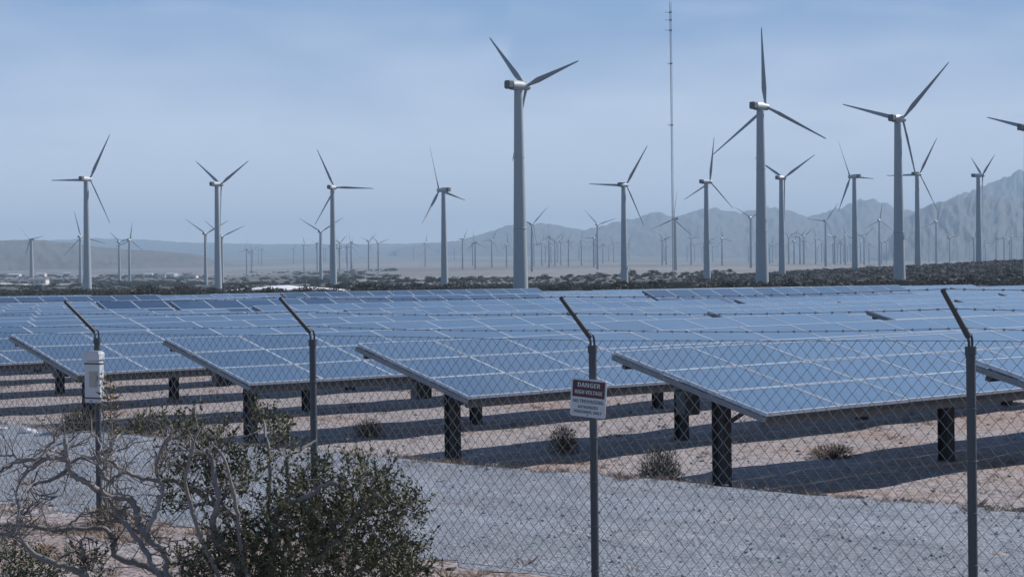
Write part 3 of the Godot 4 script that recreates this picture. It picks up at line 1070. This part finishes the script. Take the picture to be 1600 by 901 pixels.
func scatter(called: String, label: String, category: String, mesh: Mesh, spots: Array) -> void:
	var mm := MultiMesh.new()
	mm.transform_format = MultiMesh.TRANSFORM_3D
	mm.use_colors = true
	mm.mesh = mesh
	mm.instance_count = spots.size()
	for k in spots.size():
		mm.set_instance_transform(k, spots[k][0])
		mm.set_instance_color(k, spots[k][1])
	var o := MultiMeshInstance3D.new()
	o.name = numbered(called)
	o.multimesh = mm
	o.set_meta("kind", "stuff")
	o.set_meta("label", label)
	o.set_meta("category", category)
	add_child(o)

func build_scrub() -> void:
	var meshes := [shrub_mesh(101, 260, Color(0.030, 0.036, 0.028), Color(0.075, 0.078, 0.055)), shrub_mesh(102, 220, Color(0.04, 0.04, 0.03), Color(0.12, 0.105, 0.075))]
	rng.seed = 400
	var lots := [[], []]
	for k in 9000:
		var px := rng.randf_range(-60.0, 1660.0)
		var far_end: float = 2300.0 if px < 560.0 else (1000.0 if px < 1150.0 else 860.0)
		var d := 300.0 * pow(far_end / 300.0, pow(rng.randf(), 0.8))
		if px < 540.0 and d > 700.0 and noise_a.get_noise_2d(px * 0.012, d * 0.003) < -0.05: continue
		var x := (px - 800.0) / LENS * d
		var sz := rng.randf_range(0.5, 1.25) * (1.0 + (0.5 if d > 900.0 else 0.0)) * (1.9 if rng.randf() < 0.05 else 1.0)
		var b := Basis(Vector3.UP, rng.randf() * TAU).scaled(Vector3(sz * rng.randf_range(0.9, 1.6), sz * rng.randf_range(0.7, 1.1), sz))
		var t := rng.randf_range(0.7, 1.25)
		lots[rng.randi() % 2].append([Transform3D(b, Vector3(x, far_y(x, -d) - 0.05, -d)), Color(t, t, t)])
	scatter("desert_scrub", "dense dark desert scrub covering the ground behind the array", "scrub", meshes[0], lots[0])
	scatter("dry_scrub", "brownish dry scrub mixed into the dark desert scrub", "scrub", meshes[1], lots[1])
	# larger dark bushes on the flats below the hill
	var far_bushes := []
	for k in 1500:
		var px := rng.randf_range(-60.0, 620.0)
		var d := rng.randf_range(1100.0, 2700.0)
		if noise_a.get_noise_2d(px * 0.004 + 7.0, d * 0.0035) < 0.02: continue
		var x := (px - 800.0) / LENS * d
		var sz := rng.randf_range(1.2, 3.4)
		far_bushes.append([Transform3D(Basis(Vector3.UP, rng.randf() * TAU).scaled(Vector3(sz * 1.6, sz * 0.8, sz * 1.3)), Vector3(x, far_y(x, -d) - 0.1, -d)), Color(1, 1, 1) * rng.randf_range(0.7, 1.2)])
	scatter("far_bushes", "strips of big dark bushes on the flats below the hill", "bushes", meshes[0], far_bushes)
	# dark stones of the bank on the right
	var stones := []
	for k in 9000:
		var px := rng.randf_range(1080.0, 1680.0)
		var d := lerpf(330.0, 830.0, sqrt(rng.randf()))
		var x := (px - 800.0) / LENS * d
		var sz := rng.randf_range(0.3, 1.05)
		var t := rng.randf_range(0.01, 0.045) if rng.randf() < 0.85 else rng.randf_range(0.05, 0.13)
		var b := Basis(Vector3(rng.randf_range(-1, 1), 1, rng.randf_range(-1, 1)).normalized(), rng.randf() * TAU).scaled(Vector3(sz * 1.3, sz, sz))
		stones.append([Transform3D(b, Vector3(x, far_y(x, -d) + sz * 0.2, -d)), Color(t * 1.12, t, t * 0.9)])
	scatter("bank_stones", "dark brown stones covering the bank below the tall turbine", "stones", rock_mesh(17, 7, 5, M.tint), stones)

func tuft(called: String, label: String, category: String, px: float, py: float, depth: float, radius: float, high: float, blades: int, dark: Color, pale: Color, upright := 0.8, sd := 1, group := "") -> void:
	rng.seed = sd
	var p := spot(px, py, depth)
	p.y = ground_at(p.x, p.z)
	var t := thing(called, label, category, p, group)
	var g := Shape.new()
	var st := Shape.new()
	for k in 14:
		var a := rng.randf() * TAU
		var dir := Vector3(cos(a) * (1.0 - upright * 0.5), 0.5 + rng.randf() * 0.6, sin(a) * (1.0 - upright * 0.5)).normalized()
		st.tint = dark.lerp(pale, 0.6)
		var e := dir * high * rng.randf_range(0.5, 0.85)
		st.tube([Vector3(0, -0.03, 0) + dir * 0.01, e * 0.5 + Vector3(0, 0.02, 0), e], [0.008, 0.006, 0.003], 4)
	for k in blades:
		var a := rng.randf() * TAU
		var q := sqrt(rng.randf())
		var root := Vector3(cos(a), 0, sin(a)) * q * radius * (1.0 - 0.55 * upright)
		var lean := Vector3(cos(a + rng.randf_range(-0.5, 0.5)), 0, sin(a)) * radius * q * 0.7
		var y0 := rng.randf() * high * (1.0 - 0.7 * q) * (1.0 if upright < 0.7 else 0.45)
		var dir := (lean + Vector3(0, high * rng.randf_range(0.3, 0.8), 0)).normalized()
		g.tint = dark.lerp(pale, rng.randf())
		leaf_at(g, root + Vector3(0, y0, 0), dir, high * rng.randf_range(0.25, 0.6) * (1.1 - 0.4 * q), rng.randf_range(0.006, 0.016))
	piece("stems", st.commit(M.bark), t)
	piece("foliage", g.commit(M.leaf), t)

func dome_bush(called: String, label: String, category: String, px: float, py: float, depth: float, radius: float, high: float, leaves: int, dark: Color, pale: Color, sd: int) -> void:
	rng.seed = sd
	var p := spot(px, py, depth)
	p.y = ground_at(p.x, p.z)
	var t := thing(called, label, category, p)
	var g := Shape.new()
	var st := Shape.new()
	for k in 40:
		var a := rng.randf() * TAU
		var u := Vector3(cos(a) * rng.randf(), rng.randf_range(0.3, 1.0), sin(a) * rng.randf()).normalized() * Vector3(radius, high, radius)
		st.tint = dark.lerp(pale, rng.randf())
		st.tube([Vector3(0, -0.03, 0) + u * 0.05, u * 0.5 + Vector3(rng.randfn(), rng.randfn(), rng.randfn()) * 0.02, u * rng.randf_range(0.75, 1.05)], [0.006, 0.004, 0.002], 4)
	for k in leaves:
		var a := rng.randf() * TAU
		var e := asin(rng.randf())
		var lump := 1.0 + 0.28 * noise_b.get_noise_2d(cos(a) * 2.0 + sd, sin(a) * 2.0 + e * 2.0)
		var q := pow(rng.randf(), 0.45) * lump
		var d := Vector3(cos(a) * cos(e), sin(e), sin(a) * cos(e))
		g.tint = dark.lerp(pale, pow(rng.randf(), 1.4))
		leaf_at(g, d * q * Vector3(radius, high, radius) * 0.9, (d + Vector3(rng.randfn(), rng.randfn() + 0.5, rng.randfn()) * 0.5).normalized(), rng.randf_range(0.03, 0.085), rng.randf_range(0.006, 0.013))
	piece("stems", st.commit(M.bark), t)
	piece("foliage", g.commit(M.leaf), t)

func build_small_plants() -> void:
	var straw := Color(0.30, 0.22, 0.12)
	var brown := Color(0.13, 0.09, 0.055)
	var dark := Color(0.03, 0.035, 0.025)
	var green := Color(0.07, 0.08, 0.045)
	dome_bush("round_shrub", "round grey brown shrub by the end post of the front solar table", "shrub", 1031, 760, 20.9, 0.31, 0.56, 3600, dark, Color(0.19, 0.165, 0.115), 11)
	dome_bush("dry_bush", "straw brown bush in the shade stripes between two tables", "bush", 576, 652, 33.5, 0.34, 0.36, 1500, brown, straw, 12)
	dome_bush("dry_bush", "straw brown bush beside the fence post with the sign", "bush", 880, 660, 30.0, 0.30, 0.5, 1600, brown, straw, 13)
	dome_bush("dry_bush", "reddish dry bush in the shadow under the front table", "bush", 1300, 672, 28.5, 0.42, 0.24, 1400, brown, Color(0.20, 0.11, 0.07), 14)
	dome_bush("low_scrub", "dark low scrub on the gravel edge by the second end post", "scrub", 545, 712, 25.0, 0.2, 0.26, 1200, dark, green, 15)
	dome_bush("low_scrub", "dark low scrub with a taller crown on the gravel edge", "scrub", 578, 713, 24.9, 0.18, 0.30, 1100, dark, green, 16)
	dome_bush("low_scrub", "olive scrub between the fence box and the end post", "scrub", 122, 690, 27.2, 0.34, 0.42, 1800, dark, Color(0.12, 0.10, 0.05), 17)
	dome_bush("low_scrub", "olive scrub beyond the thin weed of the fence box", "scrub", 225, 682, 27.0, 0.4, 0.42, 1800, dark, Color(0.11, 0.10, 0.055), 18)
	dome_bush("low_scrub", "olive scrub behind the leafy bush's top, by the gravel edge", "scrub", 300, 690, 26.2, 0.38, 0.4, 1800, dark, Color(0.11, 0.10, 0.055), 19)
	tuft("dry_weed", "tall brown weed growing up beside the white fence box", "weed", 172, 700, 17.0, 0.16, 0.3, 260, brown, straw, 0.4, 20)
	# the weed's leafy head stands beside the box
	rng.seed = 21
	var b := spot(166, 815, 16.85)
	b.y = ground_at(b.x, b.z)
	var w := thing("tall_weed", "thin weed with brown leafy head in front of the white fence box", "weed", b)
	var st := Shape.new()
	st.tint = Color(0.22, 0.2, 0.17)
	var g := Shape.new()
	for k in 4:
		var tip := spot([172, 181, 160, 178][k], [598, 622, 590, 640][k], 16.85) - b
		st.tube([Vector3(0, -0.03, 0), tip * 0.45 + Vector3(0.03 - 0.02 * k, 0, 0.02), tip], [0.007, 0.005, 0.003], 5)
		for q in 70:
			var p := tip * rng.randf_range(0.72, 1.02) + Vector3(rng.randfn() * 0.035, rng.randfn() * 0.03, rng.randfn() * 0.035)
			g.tint = Color(0.07, 0.055, 0.03).lerp(Color(0.22, 0.17, 0.09), rng.randf())
			leaf_at(g, p, Vector3(rng.randfn(), rng.randf() + 0.1, rng.randfn()).normalized(), rng.randf_range(0.03, 0.075), rng.randf_range(0.012, 0.022))
	piece("stems", st.commit(M.bark), w)
	piece("foliage", g.commit(M.leaf), w)
	# straw lying along the foot of the fence
	var spots := []
	rng.seed = 22
	var tm := Shape.new()
	for k in 26:
		var a := rng.randf() * TAU
		tm.tint = Color(1, 1, 1)
		leaf_at(tm, Vector3(cos(a), 0, sin(a)) * 0.03 * rng.randf(), Vector3(cos(a), rng.randf_range(0.2, 1.2), sin(a)).normalized(), rng.randf_range(0.04, 0.13), 0.006)
	var tuft_mesh := tm.commit(M.leaf)
	for k in 2600:
		var s := rng.randf_range(-6.0, 20.0)
		var r := 9.0 - 0.03 * s + rng.randfn() * 0.55 + 0.3 * noise_b.get_noise_1d(s)
		if noise_b.get_noise_2d(r * 0.8, s * 0.45) < -0.02: continue
		var p := xz(r, s)
		var sz := rng.randf_range(0.5, 1.2)
		var c := Color(0.30, 0.17, 0.10).lerp(Color(0.34, 0.26, 0.17), rng.randf())
		spots.append([Transform3D(Basis(Vector3.UP, rng.randf() * TAU).scaled(Vector3.ONE * sz), Vector3(p.x, near_y(r, s), p.y)), c])
	scatter("dry_grass", "short rusty dry grass along the foot of the fence", "grass", tuft_mesh, spots)
	spots = []
	for k in 6000:
		var s := rng.randf_range(-2.0, 50.0)
		var r := crest(s) + 0.2 + 26.0 * pow(rng.randf(), 1.8)
		if rng.randf() < 0.25: r = rng.randf_range(5.5, 9.6)
		var p := xz(r, s)
		var sz := 0.009 + 0.03 * pow(rng.randf(), 5.0)
		var c := rng.randf_range(0.12, 0.36)
		spots.append([Transform3D(Basis(Vector3(rng.randfn(), 1, rng.randfn()).normalized(), rng.randf() * TAU).scaled(Vector3(sz * 1.4, sz * 0.8, sz)), Vector3(p.x, near_y(r, s) + sz * 0.3, p.y)), Color(c * 1.05, c * 0.97, c * 0.93)])
	scatter("pebbles", "pebbles strewn over the sandy ground", "pebbles", rock_mesh(23, 6, 4, M.tint), spots)
	# sparse dead grass between the tables
	spots = []
	for k in 5000:
		var s := rng.randf_range(4.0, 60.0)
		var r := rng.randf_range(crest(s) + 0.4, 48.0)
		if k % 12 == 0:
			s = rng.randf_range(4.0, 34.0)
			r = crest(s) + rng.randfn() * 0.25 - 0.05
		elif noise_b.get_noise_2d(r * 0.25 + 40.0, s * 0.18) < 0.02: continue
		var p := xz(r, s)
		var c := Color(0.22, 0.13, 0.09).lerp(Color(0.30, 0.24, 0.17), rng.randf())
		spots.append([Transform3D(Basis(Vector3.UP, rng.randf() * TAU).scaled(Vector3.ONE * rng.randf_range(0.5, 1.3)), Vector3(p.x, near_y(r, s), p.y)), c])
	scatter("dead_grass", "sparse dead grass between the rows of tables", "grass", tuft_mesh, spots)

# the big half dead bush in front of the fence
func build_bush() -> void:
	rng.seed = 900
	var dz := 12.0
	var foot := spot(400, 965, dz)
	foot.y = ground_at(foot.x, foot.z)
	var t := thing("half_dead_bush", "big half dead bush with bare grey branches and olive leaves before the fence", "bush", foot)
	var root := Vector3(0, -0.08, 0)
	# main limbs, as x, y in hundredths of the bush's own picture plane, with their sway in depth
	var limbs := [
		[0.10, 9.0, [[272, 990], [268, 905], [262, 875], [239, 847], [219, 824], [214, 802], [205, 782], [194, 777], [174, 775], [157, 769], [141, 757], [121, 747], [108, 732], [105, 717], [103, 700], [101, 686]]],
		[0.0, 4.5, [[108, 732], [96, 740], [79, 750], [56, 754], [42, 762], [34, 779]]],
		[-0.1, 4.5, [[105, 718], [84, 715], [65, 720], [45, 734], [31, 754], [25, 771], [27, 790], [31, 807], [29, 827], [35, 844]]],
		[0.15, 3.5, [[104, 716], [93, 706], [79, 702], [56, 703]]],
		[-0.2, 4.5, [[84, 715], [62, 716], [37, 719], [17, 726], [0, 734], [-20, 748]]],
		[0.2, 6.0, [[334, 788], [326, 785], [312, 769], [281, 755], [267, 748], [242, 750], [205, 740], [186, 730], [174, 720], [152, 716], [127, 716], [110, 722]]],
		[-0.15, 9.0, [[392, 990], [378, 905], [363, 875], [346, 855], [335, 833], [332, 813], [339, 791], [340, 771], [335, 743], [332, 720], [323, 703]]],
		[0.1, 4.5, [[341, 785], [351, 776], [354, 765], [368, 758], [377, 747]]],
		[0.1, 5.0, [[342, 782], [363, 802], [385, 816], [408, 824], [430, 842]]],
		[0.3, 8.0, [[300, 990], [275, 912], [259, 900], [225, 883], [197, 876], [177, 866], [180, 844], [169, 830], [152, 825], [112, 826], [70, 826], [34, 820], [0, 820], [-25, 824]]],
		[0.35, 8.0, [[240, 990], [150, 915], [135, 900], [112, 889], [84, 879], [56, 869], [37, 850], [20, 838], [0, 834], [-25, 826]]],
		[-0.3, 5.0, [[228, 832], [239, 807], [250, 782], [254, 762], [245, 743], [245, 720], [253, 700], [264, 684], [267, 664]]],
		[-0.2, 7.0, [[285, 990], [256, 905], [225, 858], [197, 819], [180, 799], [169, 779]]],
		[0.0, 4.0, [[169, 750], [160, 738], [152, 726], [146, 720]]],
		[0.25, 6.0, [[330, 990], [300, 903], [284, 883], [281, 852]]],
		[0.1, 5.0, [[174, 754], [182, 746], [191, 737]]],
		[-0.1, 8.0, [[420, 990], [424, 880], [428, 833], [434, 796], [456, 785], [484, 774], [507, 757], [535, 757]]],
		[0.2, 5.0, [[453, 762], [448, 718], [467, 703], [493, 688]]],
		[0.3, 5.0, [[431, 834], [470, 827], [493, 826], [521, 833], [541, 844], [557, 850]]],
		[0.35, 5.0, [[496, 830], [504, 855], [521, 869]]],
		[-0.3, 6.0, [[430, 990], [470, 900], [520, 850], [560, 800], [590, 770]]],
		[-0.1, 6.0, [[440, 990], [520, 920], [580, 880], [620, 850], [640, 830]]],
		[0.0, 5.0, [[425, 860], [418, 800], [422, 740], [418, 690], [410, 655]]],
		[-0.3, 5.0, [[385, 900], [372, 830], [366, 780], [352, 720], [330, 690]]],
		[-0.4, 5.0, [[380, 960], [330, 880], [300, 800], [290, 750], [300, 700], [312, 668]]]]
	# crooked dead side shoots fill the bare side
	for k in 34:
		var src: Array = limbs[rng.randi() % 17][2]
		var at: Array = src[1 + rng.randi() % (src.size() - 1)]
		if at[1] > 900: continue
		var ang := rng.randf_range(-2.9, 0.3)
		var pts := [at]
		for m in 5:
			ang += rng.randfn() * 0.5
			var step := rng.randf_range(9, 19)
			pts.append([pts[-1][0] + cos(ang) * step, pts[-1][1] + sin(ang) * step * 0.8])
		limbs.append([rng.randf_range(-0.4, 0.4), rng.randf_range(1.8, 3.2), pts])
	for l in limbs:
		var path := []
		var radii := []
		var pts: Array = l[2]
		var ph := rng.randf() * TAU
		for k in pts.size():
			var q := float(k) / (pts.size() - 1)
			var dd: float = dz + l[0] + 0.22 * sin(ph + q * 4.0) * q
			var p := spot(pts[k][0], pts[k][1], dd) - foot
			if pts[k][1] > 985: p = root + Vector3((p.x) * 0.25, 0, (p.z) * 0.3)
			path.append(p)
			radii.append(float(l[1]) * lerpf(1.55, 0.8, q) * 0.5 * dz / LENS)
		# smooth the path
		var fine := []
		var fr := []
		for k in pts.size() - 1:
			var p0: Vector3 = path[max(k - 1, 0)]
			var p3: Vector3 = path[min(k + 2, pts.size() - 1)]
			for m in 4:
				fine.append(path[k].cubic_interpolate(path[k + 1], p0, p3, m / 4.0) + Vector3(rng.randfn(), rng.randfn(), rng.randfn()) * 0.004)
				fr.append(lerpf(radii[k], radii[k + 1], m / 4.0) * rng.randf_range(0.85, 1.15))
		fine.append(path[-1]); fr.append(radii[-1])
		var g := Shape.new()
		var tone := rng.randf_range(0.8, 1.2)
		g.tint = Color(0.20, 0.185, 0.18) * tone
		g.tube(fine, fr, 7)
		# thin dead twigs
		for k in fine.size():
			if rng.randf() > 0.5 or fine[k].y < 0.3: continue
			var dir := (Vector3(rng.randfn(), rng.randfn() * 0.8 + 0.35, rng.randfn())).normalized()
			var len := rng.randf_range(0.06, 0.24)
			var a: Vector3 = fine[k]
			var bend := Vector3(rng.randfn(), rng.randfn(), rng.randfn()) * len * 0.22
			g.tint = Color(0.18, 0.16, 0.15) * rng.randf_range(0.6, 1.25)
			g.tube([a, a + dir * len * 0.5 + bend, a + dir * len + bend * 0.4], [0.0042, 0.003, 0.0015], 4, false)
			if rng.randf() < 0.5:
				var d2 := (dir + Vector3(rng.randfn(), rng.randfn(), rng.randfn()) * 0.7).normalized()
				var m0 := a + dir * len * 0.5 + bend
				g.tube([m0, m0 + d2 * len * 0.45], [0.0028, 0.0012], 4, false)
		var limb := piece("branch", g.commit(M.bark), t)
	# leafy clumps: centre x, y, reach, sprigs
	var clumps := [[300, 690, 34, 46], [335, 722, 34, 44], [272, 735, 22, 22], [358, 762, 36, 50], [278, 782, 20, 22], [385, 740, 26, 26], [412, 660, 18, 20], [428, 700, 20, 22], [432, 672, 14, 12], [488, 748, 24, 36], [455, 790, 34, 60], [505, 795, 40, 90], [570, 765, 32, 62], [600, 780, 28, 46], [644, 795, 18, 24], [545, 825, 48, 110], [600, 830, 36, 60], [470, 850, 52, 130], [540, 880, 60, 160], [620, 880, 40, 90], [645, 900, 30, 50], [400, 850, 46, 100], [345, 870, 40, 70], [400, 900, 50, 110], [440, 925, 60, 120], [560, 935, 70, 130], [310, 880, 26, 34], [560, 735, 16, 12], [240, 660, 16, 10], [140, 880, 22, 14], [300, 940, 40, 40]]
	var g2 := Shape.new()
	var tw := Shape.new()
	for c in clumps:
		var rad: float = c[2] * dz / LENS
		var away := rng.randf_range(-0.25, 0.25)
		var mid := spot(c[0], c[1], dz + away) - foot
		for k in int(c[3] * 1.4):
			var o := Vector3(rng.randfn(), rng.randfn(), rng.randfn() * 1.6) * rad * 0.62
			var p: Vector3 = mid + o
			if p.y < 0.02: continue
			var dir := (o.normalized() * 0.5 + Vector3(rng.randfn() * 0.5, 0.7, rng.randfn() * 0.5)).normalized()
			var len := rng.randf_range(0.06, 0.15)
			tw.tint = Color(0.10, 0.085, 0.07)
			tw.tube([p - dir * 0.04, p + dir * len], [0.0024, 0.0012], 3, false)
			var hue := rng.randf()
			for q in 11:
				var f := rng.randf()
				var ld := (dir * 0.5 + Vector3(rng.randfn(), rng.randfn() * 0.8 + 0.2, rng.randfn()) * 0.6).normalized()
				g2.tint = Color(0.035, 0.048, 0.028).lerp(Color(0.125, 0.125, 0.055), clampf(hue * 0.6 + rng.randf() * 0.5, 0, 1))
				leaf_at(g2, p + dir * len * f, ld, rng.randf_range(0.02, 0.042), rng.randf_range(0.010, 0.018))
	piece("twigs", tw.commit(M.bark), t)
	piece("foliage", g2.commit(M.leaf), t)
	# a low green bush whose top shows in the corner
	rng.seed = 950
	var f2 := spot(30, 950, 12.6)
	f2.y = ground_at(f2.x, f2.z)
	var t2 := thing("low_green_bush", "low leafy green bush under the bare grey branches", "bush", f2)
	var g3 := Shape.new()
	var s3 := Shape.new()
	for c in [[10, 880, 26, 90], [50, 888, 26, 80], [85, 900, 22, 60], [30, 920, 40, 120], [-30, 890, 40, 100], [150, 905, 18, 40], [110, 870, 8, 10]]:
		var mid := spot(c[0], c[1], 12.6) - f2
		s3.tint = Color(0.15, 0.13, 0.12)
		s3.tube([Vector3(rng.randf_range(-0.05, 0.05), -0.05, 0), mid * 0.6, mid], [0.012, 0.008, 0.004], 5)
		for k in int(c[3]):
			var o: Vector3 = Vector3(rng.randfn(), rng.randfn(), rng.randfn() * 1.5) * float(c[2]) * 12.6 / LENS * 0.55
			var p: Vector3 = mid + o
			if p.y < 0.02: continue
			var dir := (o.normalized() * 0.5 + Vector3(rng.randfn() * 0.5, 0.7, rng.randfn() * 0.5)).normalized()
			for q in 10:
				g3.tint = Color(0.03, 0.05, 0.028).lerp(Color(0.10, 0.12, 0.055), rng.randf())
				leaf_at(g3, p + dir * rng.randf() * 0.1, (dir + Vector3(rng.randfn(), rng.randfn(), rng.randfn()) * 0.7).normalized(), rng.randf_range(0.016, 0.034), rng.randf_range(0.008, 0.014))
	piece("stems", s3.commit(M.bark), t2)
	piece("foliage", g3.commit(M.leaf), t2)

# ---------------------------------------------------------------- rocks, mound, houses
func build_rocks() -> void:
	rng.seed = 60
	var list := [
		[45, 672, 27.3, 0.11, 0.62, "white rock on the gravel edge left of the fence box"], [3, 672, 27.9, 0.08, 0.55, "pale rock beside the white rock, on the gravel edge"],
		[88, 684, 26.5, 0.05, 0.08, "small dark stone at the foot of the end post behind the fence box"],
		[1541, 788, 18.0, 0.075, 0.62, "white rock beside the fence post without sign or box"], [1440, 783, 18.6, 0.05, 0.06, "black stone on the sandy bank in front of the table's shadow"],
		[1283, 779, 18.3, 0.055, 0.07, "dark flat stone at the tip of the front table's shadow"], [1345, 786, 18.0, 0.04, 0.09, "small dark stone on the sandy bank edge"],
		[1553, 788, 17.9, 0.04, 0.16, "brown stone right beside the white rock"], [776, 745, 22.0, 0.06, 0.14, "flat grey stone lying on the gravel track"],
		[610, 697, 27.4, 0.07, 0.10, "small brown stone near the dark low scrub"], [703, 886, 14.2, 0.03, 0.07, "little dark stone on the gravel by the bush"]]
	for q in list:
		var p := spot(q[0], q[1], q[2])
		p.y = ground_at(p.x, p.z) + float(q[3]) * 0.25
		var col: float = q[4]
		var m := paint(Color(col, col * 0.97, col * 0.95), 0.9)
		single("rock", rock_mesh(rng.randi() % 500, 9, 6, m), q[5], "rock", Transform3D(Basis(Vector3.UP, rng.randf() * TAU).scaled(Vector3(q[3] * 1.35, q[3] * 0.8, q[3])), p), "rocks along the gravel edge")
	# pale mound behind the array
	var mid := spot(440, 452, 470.0)
	var g := Shape.new()
	var seg := 48
	var rings := 14
	for j in rings + 1:
		var q := float(j) / rings
		for k in seg:
			var a := TAU * k / seg
			var x := cos(a) * q * 20.5
			var z := sin(a) * q * 9.0
			var y := 1.75 * pow(1.0 - q, 0.75) * (1.0 + 0.15 * noise_b.get_noise_2d(x * 0.25, z * 0.25)) - 0.1
			g.vert(Vector3(x, y, z), Vector3(cos(a) * 0.1, 1, sin(a) * 0.16).normalized())
	for j in rings:
		for k in seg:
			var a := j * seg + k
			var b := j * seg + (k + 1) % seg
			g.face(a, b, b + seg); g.face(a, b + seg, a + seg)
	mid.y = far_y(mid.x, mid.z)
	single("sand_mound", g.commit(paint(Color(0.72, 0.72, 0.73), 0.9)), "long low white mound between two wind turbines behind the array", "mound", Transform3D(Basis(), mid))

func build_houses() -> void:
	rng.seed = 70
	var walls := [paint(Color(0.55, 0.54, 0.53)), paint(Color(0.62, 0.60, 0.57)), paint(Color(0.40, 0.38, 0.36))]
	var roofs := [paint(Color(0.45, 0.45, 0.46)), paint(Color(0.22, 0.18, 0.17))]
	var glass := paint(Color(0.04, 0.05, 0.06), 0.2)
	for q in [[6, 2500, 13], [22, 2350, 16], [64, 2300, 12], [78, 2450, 10], [104, 2400, 9], [172, 2500, 14], [184, 2350, 12], [232, 2300, 10], [252, 2100, 9], [268, 2450, 15], [292, 2300, 12], [302, 2100, 10], [60, 1500, 15], [48, 1900, 14]]:
		var d: float = q[1]
		var x := (float(q[0]) - 800.0) / LENS * d
		var wi := rng.randi() % 3
		var ri := rng.randi() % 2
		var t := thing("house", "small %s house with a %s roof on the flats before the hill" % [["pale grey", "cream", "brown grey"][wi], ["light", "dark"][ri]], "house", Vector3(x, far_y(x, -d) - 0.3, -d), "houses below the hill")
		t.rotation.y = rng.randf_range(-0.5, 0.5)
		var w: float = q[2]
		var h := rng.randf_range(3.2, 4.6)
		var g := Shape.new()
		g.box(Vector3(0, h * 0.5, 0), Vector3(w, h, w * 0.6))
		piece("wall", g.commit(walls[wi]), t)
		var r := Shape.new()
		var e := w * 0.53
		var z := w * 0.34
		var top := h + 1.5
		r.quad(Vector3(-e, h, z), Vector3(e, h, z), Vector3(e, top, 0), Vector3(-e, top, 0), Vector3(0, 1, 1))
		r.quad(Vector3(-e, h, -z), Vector3(e, h, -z), Vector3(e, top, 0), Vector3(-e, top, 0), Vector3(0, 1, -1))
		for s in [-1.0, 1.0]: r.tri(Vector3(e * s, h, z), Vector3(e * s, h, -z), Vector3(e * s, top, 0), Vector3(s, 0, 0))
		piece("roof", r.commit(roofs[ri]), t)
		for k in 3:
			var n := Shape.new()
			n.box(Vector3((k - 1) * w * 0.28, h * 0.5, w * 0.3 + 0.03), Vector3(1.3, 1.4, 0.1))
			piece("window" if k != 1 else "door", n.commit(glass), t)
	# pale dirt road crossing the scrub on the left
	var rd := Shape.new()
	var kk := 0
	for k in 61:
		var px := lerpf(-80.0, 150.0, k / 60.0)
		for d in [1230.0, 1440.0]:
			var dd: float = d + 60.0 * sin(k * 0.11)
			var x := (px - 800.0) / LENS * dd
			rd.tint = Color(0.42, 0.40, 0.38)
			rd.vert(Vector3(x, far_y(x, -dd) + 1.1, -dd), Vector3.UP)
	for k in 60:
		var a := k * 2
		rd.face(a, a + 1, a + 3); rd.face(a, a + 3, a + 2)
	structure("dirt_road", rd.commit(M.tint), "pale dirt road through the scrub before the hill")

func _ready() -> void:
	rng.seed = 5
	setup()
	make_materials()
	build_plain()
	build_near_ground()
	build_gravel()
	build_hills()
	build_tables()
	build_turbines()
	build_mast()
	build_scrub()
	build_fence()
	build_fence_things()
	build_houses()
	build_rocks()
	build_small_plants()
	build_bush()
